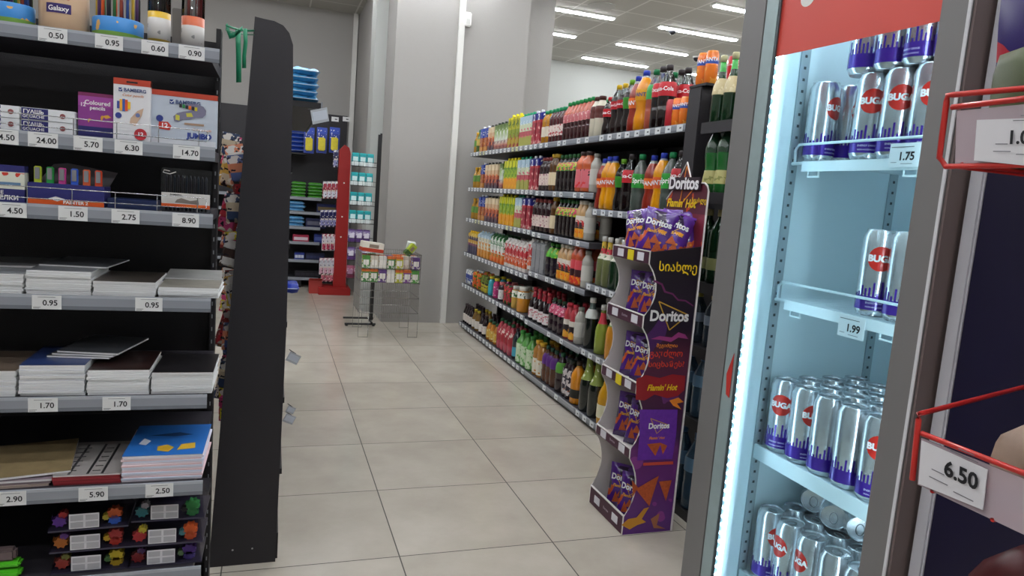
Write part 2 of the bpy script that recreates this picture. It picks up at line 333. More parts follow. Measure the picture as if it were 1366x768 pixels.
def mk_bottle(kind, h, r, body, lab, cap, fill=1, lz=(.38, .6), txt=None, tc='#ffffff', clearc='#aeb6b2', neck=None, capr=None, ts=.5, trans=0, labm=None, seg=16):
    def mk():
        root = empty('bottle' if kind != 'jar' else 'jar'); prof = [(a*r, b*h) for a, b in SHAPES[kind]]
        top = prof[-1][1]
        if neck: nz = neck[0]*h
        bm_ = mat(body, .12, trans=trans, coat=.6)
        ms = [bm_, clear('#c9d0cc', .45) if clearc == 'clear' else mat(clearc, .1, trans=.3, coat=.6), mat(neck[1], .25, coat=.5) if neck else bm_]
        pr2 = []
        for (r0, z0), (r1, z1) in zip(prof, prof[1:]):
            pr2.append((r0, z0))
            for c in sorted([fill*h] + ([neck[0]*h] if neck else [])):
                if z0 < c < z1: pr2.append((r0+(r1-r0)*(c-z0)/(z1-z0), c))
        pr2.append(prof[-1])
        MB().lathe(pr2, seg, mf=lambda z: 2 if neck and z > neck[0]*h else (1 if z > fill*h else 0)).build('body', ms, root)
        cr = capr or prof[-1][0]*1.18
        if kind == 'jar': cr = prof[-1][0]*1.08
        MB().lathe([(cr, top-.012), (cr, h-.004), (cr*.9, h)], seg).build('cap' if kind != 'jar' else 'lid', mat(cap, .35), root)
        if lab:
            z0, z1 = lz[0]*h, lz[1]*h; zz = [z0]+[z for _, z in prof if z0 < z < z1]+[z1]
            MB().lathe([(interp(prof, z)+.0007, z) for z in zz], seg, caps=False).build('label', labm or mat(lab, .4), root)
        if txt:
            for a in (0,):
                text('lettering', txt, (lz[1]-lz[0])*h*ts, mat(tc, .4), root, (0, 0, (lz[0]+lz[1])/2*h), cyl=r+.0016, bold=.02)
        return root
    return Proto(mk)
def mk_carton(w, d, h, m, cap=None, gable=False, txt=None, tc='#ffffff', tz=.75):
    def mk():
        root = empty('carton'); mb = MB()
        if gable:
            mb.box(-w/2, w/2, -d/2, d/2, 0, h*.86)
            mb.add([(-w/2, -d/2, h*.86), (w/2, -d/2, h*.86), (w/2, d/2, h*.86), (-w/2, d/2, h*.86), (-w/2, d*.1, h*.97), (w/2, d*.1, h*.97), (-w/2, d*.1, h), (w/2, d*.1, h)], [(0, 1, 5, 4), (2, 3, 4, 5), (0, 4, 3), (1, 2, 5), (4, 5, 7, 6)])
        else:
            mb.add([(-w/2, -d/2, 0), (w/2, -d/2, 0), (w/2, d/2, 0), (-w/2, d/2, 0), (-w/2, -d/2, h*.9), (w/2, -d/2, h*.9), (w/2, d/2, h*.98), (-w/2, d/2, h*.98)],
                   [(0, 3, 2, 1), (4, 5, 6, 7), (0, 1, 5, 4), (1, 2, 6, 5), (2, 3, 7, 6), (3, 0, 4, 7)])
        mb.build('box', m, root)
        if cap: MB().lathe([(.013, h*.9), (.014, h*.985), (.012, h)], 12, (0, -d*.05, 0)).build('cap', mat(cap, .4), root)
        if txt:
            text('lettering', txt, w*.8, mat(tc, .4), root, (0, -d/2-.001, h*tz), bold=.03)
            text('side_lettering', txt, w*.8, mat(tc, .4), root, (w/2+.001, 0, h*tz), xdir=(0, 1, 0), bold=.03)
        return root
    return Proto(mk)
def canmesh(r, h): return [(r*.8, 0), (r*.86, .003), (r, .012), (r, h-.014), (r*.84, h-.003), (r*.84, h), (r*.8, h), (r*.8, h-.004)]
def mk_can(r, h, m, txt=None, tc='#fff', extra=None, ts=.03):
    def mk():
        root = empty('can'); MB().lathe(canmesh(r, h), 20).build('body', m, root)
        MB().lathe([(r*.8, h-.0035), (r*.3, h-.0034)], 20, caps=True).build('lid', ALU, root)
        if extra: extra(root)
        if txt: text('lettering', txt, ts, mat(tc, .4), root, (0, 0, h*.72), cyl=r+.0012, bold=.03)
        return root
    return Proto(mk)
FA = art([(0, '#e8761a'), (.62, '#e8761a'), (.95, '#ef8f35')], [(30, .56, '#f2a03c', 0, .5)], .25, coat=.5)
def fanta_extra(root):
    MB().lathe([(.0296, .088), (.0296, .105)], 20, caps=False).build('printed_band', mat('#2a4fa8', .35), root)
K = {
 'yellow_small': (mk_bottle('short', .21, .035, '#b8862a', '#5f8a3a', '#e8b02a', lz=(.3, .6)), 'small amber juice bottle with green label'),
 'green_small': (mk_bottle('short', .23, .035, '#4f6a34', '#c9b25a', '#2f7a3a', lz=(.3, .6)), 'small green juice bottle with green cap'),
 'blue_carton': (mk_carton(.085, .07, .25, art([(0, '#c98a4a'), (.2, '#a8562f'), (.55, '#2d4aa8'), (.9, '#24409a')], [(26, .55, '#e0a050', .1, .5), (40, .6, '#e8e6e0', .55, .8)]), 'ffffff'), 'blue topped fruit juice carton'),
 'cream_carton': (mk_carton(.085, .07, .245, art([(0, '#4e3a4a'), (.2, '#b85a3a'), (.5, '#d9b58c'), (.7, '#e6d2ae')], [(28, .55, '#e07a35', .15, .6), (28, .58, '#6a3040', .05, .35)]), '2b2b2b'), 'cream juice carton with orange fruit'),
 'green_carton': (mk_carton(.085, .07, .25, art([(0, '#5a3a3a'), (.15, '#c0705a'), (.35, '#dfe6d6'), (.6, '#a9c27e'), (.85, '#5f7a3a')], [(28, .56, '#7a3350', .1, .4), (20, .6, '#e9efe6', .3, .8)], soft=True), '26332a'), 'pale green juice carton with dark cap'),
 'yellow_carton': (mk_carton(.085, .07, .29, art([(0, '#b89a2e'), (.3, '#8a9a2a'), (.55, '#b9b82c'), (.85, '#e8dc2a')], [(24, .56, '#a03038', .02, .4), (24, .6, '#3a6a2a', .4, .8)]), 'e8dc2a', txt='J', tc='#17351c', tz=.8), 'tall yellow and green juice carton'),
 'yellow_tall': (mk_carton(.085, .07, .27, art([(0, '#e89a1e'), (.35, '#9ab82a'), (.7, '#d8d82a')], [(24, .55, '#f0b020', 0, .4), (24, .55, '#4c8a2a', .4, .7)]), 'e8dc2a', txt='J', tc='#1b5a22', tz=.82), 'yellow mango juice carton'),
 'sky_carton': (mk_carton(.085, .07, .27, art([(0, '#a8a850'), (.3, '#b85058'), (.45, '#cfd8b8'), (.68, '#b2cede')], [(24, .57, '#d8607a', .15, .55), (40, .6, '#e8f2f6', .6, .98)]), '1f9a6a'), 'sky blue juice carton with green cap'),
 'red_carton': (mk_carton(.085, .07, .27, art([(0, '#a8283a'), (.65, '#b8343c'), (.72, '#2a2f8a')], [(26, .58, '#e8b8b0', 0, .6), (20, .56, '#8a1c30', .1, .65)]), 'f2f2f2', txt='2', tz=.78), 'red juice carton with blue top and white 2'),
 'amber_label': (mk_bottle('juice', .25, .042, '#b07820', '#dcd2c0', '#1f8a5a', lz=(.2, .5)), 'amber juice bottle with white label'),
 'dark_white_label': (mk_bottle('juice', .25, .042, '#4a1c22', '#ddc8c0', '#1f8a5a', lz=(.18, .5), labm=art([(0, '#e0d0c8')], [(60, .58, '#b02a38', 0, 1)])), 'dark pomegranate juice bottle with white label'),
 'pom': (mk_bottle('pet', .27, .044, '#3a1519', '#c86a6a', '#1f8a4a', lz=(.45, .66), labm=art([(0, '#c26a70')], [(60, .6, '#e8c8c0', 0, 1)]), neck=(.66, '#b8604c')), 'dark pomegranate drink with pink band'),
 'white_milk': (mk_bottle('juice', .26, .045, '#cfc8b4', '#5c2a24', '#4a2520', lz=(.45, .75)), 'white drink bottle with brown label'),
 'coke_short': (mk_bottle('waist', .24, .042, '#1d0f0e', '#c81f2a', '#c81f2a', .72, lz=(.48, .68), clearc='clear', txt='Coca-Cola', ts=.5), 'short cola bottle with red label and red cap'),
 'coke_yellow': (mk_bottle('waist', .30, .045, '#1d0f0e', '#b8232c', '#d8b020', .74, lz=(.5, .66), clearc='clear', txt='Coca-Cola', ts=.4), 'cola bottle with yellow cap'),
 'cola_green': (mk_bottle('waist', .31, .046, '#171110', '#3a8a2a', '#6aa82a', .74, lz=(.45, .66), clearc='clear'), 'dark cola bottle with green label'),
 'coke': (mk_bottle('pet', .335, .05, '#1a0f0f', '#c0202c', '#3a3436', .72, lz=(.5, .72), clearc='clear', txt='Coca-Cola', ts=.4), 'large cola bottle with red label and dark cap'),
 'fanta_red': (mk_bottle('waist', .32, .048, '#8a2a1c', '#e8702a', '#2a3fb0', .86, lz=(.42, .6), txt='FANTA', tc='#f0f2fa', ts=.6), 'red fizzy drink bottle with orange label'),
 'fanta_orange': (mk_bottle('waist', .34, .052, '#dc8c12', '#e8a21e', '#2a3fb0', .88, lz=(.5, .68), txt='FANTA', tc='#28408a', ts=.5), 'orange fizzy drink bottle with blue cap'),
 'fanta_lab': (mk_bottle('waist', .33, .05, '#dc9410', '#e0602a', '#2a3fb0', .88, lz=(.42, .6), txt='FANTA', tc='#f0f2fa', ts=.6), 'orange fizzy drink bottle with orange label'),
 'sprite': (mk_bottle('pet', .33, .05, '#56605a', '#2f9a38', '#1f8a52', .9, lz=(.42, .66), txt='Sprite', ts=.5, clearc='clear', trans=.2), 'clear fizzy drink bottle with green label'),
 'sprite_red': (mk_bottle('pet', .33, .045, '#a8503c', '#2f9a48', '#1f7a4a', .72, lz=(.5, .74), clearc='clear'), 'reddish drink bottle with green label and cap'),
 'red_can': (mk_can(.029, .146, mat('#b82430', .3, coat=.5)), 'slim red can'),
 'fanta_can': (mk_can(.029, .146, FA, 'FANTA', '#f4f6fa', fanta_extra, .022), 'slim orange can with FANTA lettering'),
 'coke_can': (mk_can(.029, .146, mat('#c4202c', .3, coat=.5), 'Coca-Cola', '#f0e8e6', None, .014), 'slim red cola can'),
 'dark_brown': (mk_bottle('juice', .25, .042, '#2f1a1e', '#dcc8c4', '#8a3a3a', lz=(.15, .5), labm=art([(0, '#dcc8c0')], [(50, .58, '#8a3a5a', 0, 1)])), 'dark white-labelled juice bottle with brown cap'),
 'yellow_cap': (mk_bottle('juice', .27, .042, '#5a3a1c', '#dccaa8', '#c8a02e', lz=(.15, .5), capr=.026), 'brown juice bottle with yellow cap'),
 'tea': (mk_bottle('pet', .26, .042, '#241a1c', '#c8c83a', '#2f6a3a', lz=(.55, .78), labm=art([(0, '#b8c83a')], [(40, .55, '#d84a6a', 0, 1), (50, .58, '#3a8a3a', 0, 1)])), 'dark iced tea bottle with green band'),
 'pink_jar': (mk_bottle('juice', .27, .055, '#c8603a', '#d86a72', '#3a2a2a', lz=(.1, .55), labm=art([(0, '#d8707a')], [(30, .6, '#2a1a1e', .5, 1), (30, .58, '#d83a3a', 0, .4)])), 'orange drink bottle with pink label'),
 'white_tall': (mk_bottle('juice', .25, .04, '#b4b1a8', '#c6c4bc', '#9a988f', lz=(.2, .6)), 'white plastic drink bottle'),
 'lemonade': (mk_bottle('long', .31, .04, '#16301c', '#c8a0a0', '#d8d8d4', .62, lz=(.55, .9), clearc='#22402a', labm=art([(0, '#dcd8c8'), (.3, '#c8383a'), (.6, '#d8c84a'), (.85, '#e0ddd4')], [(50, .58, '#3a7a3a', 0, 1)])), 'dark green lemonade bottle with coloured label'),
 'lemonade_pale': (mk_bottle('long', .31, .04, '#6a7048', '#c8a0a0', '#d8d8d4', .62, lz=(.55, .9), clearc='#6a7048', labm=art([(0, '#dcd8c8'), (.3, '#c83848'), (.6, '#d8b84a')], [(50, .6, '#3a7a3a', 0, 1)])), 'pale green lemonade bottle with coloured label'),
 'purple_carton': (mk_carton(.07, .06, .23, art([(0, '#3f3a5a'), (.35, '#8a4a6a'), (.45, '#d8a83a'), (.6, '#4a3a5a'), (.75, '#e8c02a')], [(30, .6, '#e8d8a0', .3, .9)]), 'e8c02a', gable=True), 'yellow and purple juice carton'),
 'white_orange': (mk_carton(.075, .065, .25, art([(0, '#d8903a'), (.3, '#d8d2b8'), (.75, '#b8d2e0')], [(24, .54, '#e8a040', .05, .6), (30, .6, '#f2f4f2', .4, .9)]), None, True), 'white and blue juice carton with oranges'),
 'green_white': (mk_carton(.075, .065, .26, art([(0, '#e0803a'), (.3, '#e4e6de'), (.6, '#3a8a4a'), (.85, '#2f6a3a')], [(24, .54, '#e86a2a', 0, .4), (24, .56, '#f0f2ec', .4, .9), (30, .6, '#2f8a3c', .2, .6)]), None, True), 'green and white juice carton with orange fruit'),
 'red_white': (mk_carton(.07, .06, .25, art([(0, '#e4dcd6'), (.12, '#d85a2a'), (.4, '#c8303a'), (.8, '#e8e2de')], [(30, .55, '#e8e2de', .1, .9), (34, .6, '#d8802a', .05, .5)]), 'e8e6e4', True), 'slim red and white juice carton'),
 'grey_carton': (mk_carton(.08, .07, .25, art([(0, '#8f9094'), (.7, '#9a9ca0')], [(18, .6, '#7c7e84', 0, 1)]), 'c8c8c8', True), 'plain grey drink carton'),
 'green_top': (mk_bottle('pet', .25, .05, '#241c26', '#5aa83a', '#3a8a2e', lz=(.58, .86), labm=art([(0, '#5ab03a')], [(30, .58, '#c8c83a', 0, 1)])), 'dark drink bottle with bright green sleeve'),
 'flower': (mk_bottle('juice', .26, .04, '#c8a070', '#e0dcd0', '#d8d4c8', lz=(.05, .6), labm=art([(0, '#e0a030'), (.4, '#3a2a30'), (.7, '#dcd4c8')], [(36, .55, '#e88a1e', 0, .5), (36, .6, '#c83a3a', .2, .8)])), 'juice bottle with orange slices'),
 'red_juice': (mk_bottle('juice', .28, .042, '#c85a3a', '#c8283c', '#c86a4a', lz=(.05, .62), labm=art([(0, '#d83a2a'), (.3, '#3a1a20'), (.6, '#d8505a')], [(36, .56, '#e88a2a', 0, .4)])), 'orange red juice bottle'),
 'can_white': (mk_can(.033, .15, art([(0, '#d8dad8'), (.4, '#3a4a9a'), (.7, '#e0e2e0')], [(40, .56, '#3a4a8a', 0, 1)])), 'white and blue drink can'),
 'can_orange': (mk_can(.034, .16, art([(0, '#d8602a')], [(30, .55, '#3a7a2a', 0, 1), (40, .6, '#e8c82a', 0, 1)])), 'orange and green drink can'),
 'can_yellow': (mk_can(.033, .16, art([(0, '#c8b83a'), (.5, '#6a7a2a')], [(40, .56, '#2a2a1e', .3, 1)])), 'yellow drink can'),
 'can_cyan': (mk_bottle('juice', .18, .033, '#3aa8b8', '#3aa0b0', '#e0d03a', lz=(.1, .6), capr=.024), 'cyan kids drink bottle with yellow cap'),
 'can_pink': (mk_bottle('juice', .18, .033, '#c83a7a', '#b83a7a', '#e0d03a', lz=(.1, .6), labm=art([(0, '#b8387a')], [(60, .6, '#e8d8e0', 0, 1)]), capr=.024), 'pink kids drink bottle with yellow cap'),
 'jar_dark': (mk_bottle('jar', .17, .036, '#32242a', '#dcd8d4', '#c86a6a', lz=(.1, .6), labm=art([(0, '#dcd8d4')], [(50, .56, '#3a2a34', .2, .8)])), 'dark jar with white label and pink lid'),
 'can_red': (mk_can(.035, .17, art([(0, '#a8283c')], [(30, .54, '#2f5a2a', 0, 1), (34, .6, '#e85a4a', 0, 1)])), 'red fruit print can'),
 'jar_gold': (mk_bottle('jar', .19, .038, '#c8a048', '#7a8a3a', '#d8d8d0', lz=(.5, .8), labm=art([(0, '#e8e8dc')], [(30, .55, '#3a6a3a', 0, 1)])), 'golden compote jar with pale lid'),
 'jar_orange': (mk_bottle('jar', .21, .055, '#d08a2a', '#e0dcc8', '#e8e6dc', lz=(.55, .8), labm=art([(0, '#e8e8dc')], [(30, .57, '#3a5a4a', 0, 1)])), 'wide jar of orange compote'),
 'syrup': (mk_bottle('long', .26, .046, '#1c0e12', '#dcd4d2', '#a82a38', lz=(.08, .4), labm=art([(0, '#e0d8d8')], [(50, .57, '#b8485a', .2, .8)]), neck=(.7, '#a82a38')), 'dark syrup bottle with red neck'),
 'pink_top': (mk_bottle('pet', .24, .042, '#2a1a24', '#c84a6a', '#2a4a34', lz=(.55, .82), labm=art([(0, '#c84a70')], [(40, .58, '#e8b8c0', 0, 1)])), 'dark drink bottle with pink sleeve'),
 'pink_flower': (mk_bottle('juice', .25, .04, '#b8404a', '#e0d8cc', '#c83a4a', lz=(.05, .55), labm=art([(0, '#e0a83a'), (.3, '#2a2024'), (.7, '#dcd4c8')], [(36, .56, '#e8a03a', 0, .5)])), 'pink juice bottle with fruit label'),
 'clear_dark': (mk_bottle('square', .33, .043, '#131a18', '#d8dcd8', '#dcdcd8', .66, lz=(.6, .78), clearc='#6a7a74'), 'dark mineral drink bottle with white cap'),
 'green_yellow': (mk_bottle('long', .31, .044, '#8a9a3a', '#c83a48', '#d0d0cc', .7, lz=(.62, .84), clearc='#7a8a3a'), 'yellow green lemonade bottle with red label'),
 'orange_long': (mk_bottle('long', .34, .048, '#c8862a', '#6a8a3a', '#c86a2a', .66, lz=(.6, .86), clearc='#c8923a', labm=art([(0, '#7aa04a')], [(30, .57, '#e8e4d0', 0, 1)])), 'orange lemonade bottle with green neck label'),
 'green_long': (mk_bottle('long', .34, .05, '#10241a', '#6a9a3a', '#3a6a3a', .66, lz=(.5, .86), clearc='#2a4a2e', labm=art([(0, '#7a9a4a')], [(30, .6, '#e4e8d0', 0, 1)])), 'dark lemonade bottle with green neck label'),
 'small_dark': (mk_bottle('short', .2, .036, '#231419', '#dcd6d0', '#3a2a30', lz=(.12, .5), labm=art([(0, '#ddd6ce')], [(50, .57, '#a8303a', .2, .8)])), 'small dark juice bottle with white label'),
 'small_amber': (mk_bottle('short', .2, .037, '#7a5a24', '#ddd6cc', '#d0b83a', lz=(.12, .5), labm=art([(0, '#ddd6ce')], [(50, .57, '#c8762a', .2, .8)])), 'small amber juice bottle with white label'),
 'small_orange': (mk_bottle('short', .19, .037, '#b8762a', '#c8a84a', '#2a5a3a', lz=(.12, .55), labm=art([(0, '#c8a040')], [(50, .56, '#e8d8a0', 0, 1)])), 'small orange juice bottle with dark cap'),
 'red_pet': (mk_bottle('pet', .27, .045, '#b84a5a', '#a82a38', '#2a5a3a', lz=(.3, .85), labm=art([(0, '#a82c3a')], [(40, .6, '#e0c8c0', .4, 1)])), 'red wrapped drink bottle with green cap'),
 'blue_pet': (mk_bottle('pet', .26, .04, '#1f2a30', '#4aa0b8', '#2a2a34', lz=(.1, .4)), 'dark bottle with light blue label'),
 'green_pack': (mk_bottle('square', .27, .05, '#5a9a4a', '#c8d8b8', '#3a8a3a', lz=(.05, .62), labm=art([(0, '#c4d6b4')], [(30, .57, '#6aa85a', 0, 1)])), 'green drink bottle with pale label'),
 'amber_yellow': (mk_bottle('juice', .27, .045, '#a87434', '#e0dac8', '#d8a82a', lz=(.08, .5), capr=.028, labm=art([(0, '#e0dac8')], [(40, .6, '#c8862a', .1, .9)])), 'amber juice bottle with yellow cap'),
 'purple_lab': (mk_bottle('pet', .27, .043, '#54301e', '#5a2a7a', '#1f4a3a', lz=(.5, .8)), 'brown drink bottle with purple label'),
 'green_lab': (mk_bottle('pet', .28, .046, '#2a1c20', '#5a9a3a', '#1f5a3a', lz=(.5, .76)), 'dark drink bottle with green label'),
 'black_white': (mk_bottle('juice', .27, .043, '#2a1a22', '#d8d4d2', '#1f2a26', lz=(.1, .75), labm=art([(0, '#d0c8c8')], [(26, .52, '#2a2230', 0, 1), (40, .6, '#c86a2a', 0, .4)])), 'black and white wrapped juice bottle'),
 'orange_big': (mk_bottle('pet', .29, .052, '#d88a1a', '#2a2a24', '#3a2a20', .85, lz=(.15, .35), clearc='#d8942a'), 'orange juice bottle with dark label'),
 'neck_green': (mk_bottle('long', .38, .055, '#1a201a', '#8aa03a', '#8a9a3a', lz=(.55, .93), labm=art([(0, '#8a9a48')], [(40, .62, '#e0e4c8', 0, 1)])), 'large dark bottle with green neck sleeve'),
 'orange_fat': (mk_bottle('long', .36, .055, '#c8921e', '#d8d2b0', '#6a8a3a', lz=(.12, .35), txt=None), 'large orange lemonade bottle')}
K['crush'] = K['flower']
# runs: (kind, u0, u1, count) along each shelf, far end first
T = 'top'
RUNS = [
 (1.835, 'top shelf', 1, [('yellow_small', 629, 636, 1), ('green_small', 636, 642, 1), ('blue_carton', 642, 653, 2), ('cream_carton', 653, 662, 2), ('green_carton', 662, 680, 4), ('yellow_carton', 680, 695, 3), ('sky_carton', 696, 712, 4),
    ('red_carton', 712, 724, 2), ('amber_label', 725, 735, 2), ('dark_white_label', 735, 753, 4), ('pom', 754, 790, 7), ('white_milk', 790, 802, 2), ('coke_short', 803, 816, 1), ('coke_yellow', 816, 832, 2), ('cola_green', 832, 841, 1),
    ('fanta_red', 842, 847, 1), ('fanta_orange', 847, 862, 1), ('sprite_red', 863, 872, 1), ('coke', 872, 889, 2), ('red_can', 889, 895, 1), ('fanta_can', 896, 916, 2)]),
 (1.479, 'second shelf', 0, [('yellow_small', 629, 641, 2), ('blue_carton', 642, 649, 1), ('cream_carton', 649, 667, 4), ('green_carton', 667, 675, 1), ('yellow_tall', 675, 692, 4), ('sky_carton', 692, 708, 3), ('red_carton', 709, 721, 2),
    ('dark_brown', 722, 735, 3), ('yellow_cap', 735, 743, 2), ('tea', 744, 771, 5), ('pink_jar', 772, 787, 2), ('white_tall', 788, 796, 1)]),
 (1.374, "nearest bay second shelf", 0, [('fanta_red', 798, 804, 1), ('fanta_lab', 804, 818, 2), ('cola_green', 820, 831, 1), ('coke', 831, 841, 1), ('sprite', 842, 857, 1), ('fanta_red', 859, 871, 1), ('fanta_lab', 871, 884, 1), ('sprite', 885, 893, 1), ('coke', 894, 908, 1)]),
 (1.163, 'third shelf', 1, [('yellow_small', 627, 639, 2), ('blue_carton', 640, 649, 2), ('cream_carton', 649, 667, 4), ('yellow_tall', 668, 688, 4), ('sky_carton', 689, 698, 2), ('red_carton', 698, 711, 2), ('dark_brown', 712, 734, 4), ('yellow_cap', 735, 742, 1),
    ('tea', 743, 769, 5), ('flower', 770, 780, 2), ('white_tall', 781, 788, 1)]),
 (.898, "nearest bay middle shelf", 1, [('lemonade_pale', 797, 812, 2), ('lemonade', 813, 850, 4)]),
 (.808, 'fourth shelf', 1, [('purple_carton', 622, 638, 4), ('white_orange', 639, 655, 4), ('green_white', 656, 674, 4), ('red_white', 675, 704, 6)]),
 (.848, "third bay fourth shelf", 1, [('red_white', 706, 711, 1), ('grey_carton', 712, 729, 3), ('green_top', 731, 744, 2), ('flower', 745, 762, 3), ('red_juice', 763, 775, 2), ('white_tall', 776, 785, 1)]),
 (.478, 'fifth shelf', 1, [('can_white', 619, 630, 3), ('can_orange', 631, 642, 2), ('can_yellow', 643, 651, 2), ('can_cyan', 652, 657, 1), ('can_pink', 658, 664, 1), ('jar_dark', 665, 672, 1), ('can_red', 673, 682, 2), ('jar_gold', 683, 690, 1), ('jar_orange', 691, 702, 1)]),
 (.463, "third bay fifth shelf", 1, [('syrup', 708, 733, 4), ('pink_top', 734, 752, 3), ('pink_flower', 753, 768, 2), ('white_tall', 768, 774, 1)]),
 (.473, "nearest bay fourth shelf", 1, [('clear_dark', 778, 792, 1), ('green_yellow', 793, 806, 1), ('orange_long', 807, 822, 1), ('green_long', 823, 848, 2)]),
 (.063, 'bottom shelf', 1, [('small_dark', 616, 630, 4), ('small_amber', 631, 639, 2), ('small_dark', 640, 649, 2), ('small_orange', 650, 664, 3), ('red_pet', 665, 684, 4), ('blue_pet', 685, 690, 1), ('green_pack', 691, 711, 3), ('amber_yellow', 713, 724, 2),
    ('purple_lab', 725, 741, 3), ('green_lab', 742, 751, 1), ('black_white', 753, 762, 2), ('orange_big', 763, 773, 1), ('neck_green', 775, 798, 2), ('orange_fat', 799, 811, 1), ('neck_green', 812, 835, 2)])]
cnt = {}
for z, sn, back, runs in RUNS:
    for kind, u0, u1, n in runs:
        pr_, desc = K[kind]; ya, yb = min(7.17, yu(u0, 1.985, z)), yu(u1, 1.985, z); pitch = (ya-yb)/n
        cat = 'carton' if 'carton' in desc else 'can' if desc.split()[-1] == 'can' or 'can ' in desc and 'candy' not in desc else 'jar' if 'jar' in desc else 'bottle'
        for row in range(1+back):
            for k in range(n):
                y = ya-(k+.5)*pitch; x = 1.99+row*.115
                key = (kind, z, row); cnt[key] = cnt.get(key, 0)+1
                rz = -math.pi/2 + (random.uniform(-.03, .03) if cat == 'carton' else random.uniform(.35, .9))
                pr_.put((x, y, z+.0004), rz, 1, ('%s, back row %s from left, %s' if row else '%s, %s from left, %s') % (desc, ORD[cnt[key]-1], sn), cat, '%s on the %s' % (desc, sn))
# cans and beer on the end panel and the near bay
for i, (x, y) in enumerate([(1.965, 3.075), (1.965, 3.005)]):
    K['fanta_can'][0].put((x, y, 2.0125), -.75, 1.06, 'orange FANTA can on top of the black end panel, %s one' % ('left' if i == 0 else 'right'), 'can', 'cans on top of the end panel')
K['coke_can'][0].put((2.09, 3.01, 2.0125), -.7, 1.0, 'red cola can on the black end panel behind the orange cans', 'can', 'cans on top of the end panel')
beer = mk_bottle('long', .30, .036, '#16321c', '#c9b98a', '#c8c29a', lz=(.42, .66), neck=(.76, '#3fae4a'), clearc='#16321c', labm=art([(0, '#cdbd92')], [(50, .6, '#e0d4b0', 0, 1)]), seg=20)
pw = mk_bottle('waist', .30, .042, '#2f7a3a', '#b8b070', '#b8a868', .6, lz=(.14, .34), clearc='#2b4a34', trans=.3, labm=art([(0, '#b9b274')], [(60, .6, '#8a8a4a', .2, .8)]), seg=20)
gb = mk_bottle('pet', .33, .045, '#173a22', '#8a8a5a', '#a89a68', .9, lz=(.18, .34), clearc='#2b4a34', trans=.3, seg=20)
wb = mk_bottle('pet', .29, .042, '#5a7a94', '#6a8aa4', '#3a5a80', .95, lz=(.5, .68), clearc='#8a98a4', trans=.6, seg=20)
ws = mk_bottle('pet', .24, .036, '#4a5664', '#8a94a4', '#a89a3a', .95, lz=(.42, .6), clearc='#5a6670', trans=.5, seg=20)
for z, pr_, n, x0, desc, grp, dy in [(1.801, beer, 5, 1.885, 'green beer bottle with cream neck label', 'beer bottles on the near bay', .086), (1.491, pw, 5, 1.89, 'green waisted water bottle with pale yellow label', 'green waisted bottles on the near bay', .088),
        (1.091, gb, 5, 1.90, 'large dark green bottle with yellow label', 'large green bottles on the near bay', .092), (.801, ws, 4, 1.90, 'small clear water bottle with yellow cap', 'small water bottles on the near bay', .11),
        (.471, wb, 5, 1.89, 'blue tinted water bottle on the lower shelf', 'blue water bottles on the near bay', .1), (.041, wb, 5, 1.89, 'large blue water bottle on lowest shelf', 'large water bottles on the near bay', .1)]:
    for k in range(n):
        for row in range(2):
            sc = 1.25 if z < .1 else 1.0
            pr_.put((x0+row*.11*sc, 2.79-k*dy*sc, z+.0004), -.7+random.uniform(-.3, .3), sc, '%s, %s from the end panel, %s row' % (desc, ORD[k], 'back' if row else 'front'), 'bottle', grp)
# ------------------------------------------------------------------ crisps display stand
PUR = '#4a2468'
SIDE = art([(0, '#5a2a78'), (.3, '#6a2a6e'), (.34, '#3a1c44'), (.62, '#57203a'), (.72, '#1e1226'), (1, '#191019')], [(6, .62, '#8a3a8a', 0, .34), (9, .63, '#6a3070', .3, .5), (5, .62, '#4a1f5e', .5, .95)], .4, soft=True)
CARD = mat('#d9d2d0', .6); LIPM = mat('#4a2438', .5)
st = empty('crisps_display_stand', (1.59, 2.715, 0)); O = Vector((-1.59, -2.715, 0))
lips = [(1.226, 1.177), (.959, .91), (.671, .629), (.384, .344), (.082, .002)]
def wave(xf, xi):
    pts = []
    for i in range(4):
        z1, z0 = lips[i][1], lips[i+1][0]
        pts += [(xf, lips[i][0]), (xf, z1)]
        for k in range(1, 8):
            t = k/8; pts.append((xf+(xi-xf)*math.sin(math.pi*t)**.8, z1+(z0-z1)*t))
    return pts+[(xf, lips[4][0]), (xf, 0)]
for y, nm in ((2.547, 'near'), (2.877, 'far')):
    pts = wave(1.474, 1.518)+[(1.71, 0), (1.71, 1.26)]
    s = MB().prism([(x+O.x, y+O.y, z) for x, z in pts], (0, .006, 0)).build('side_panel', SIDE if nm == 'near' else CARD, st)
    pe = [Vector((x+O.x-.001, y+O.y+.003, z)) for x, z in pts[:-2]]
    MB().tube(pe, .0035).build('white_edge', CARD, s)
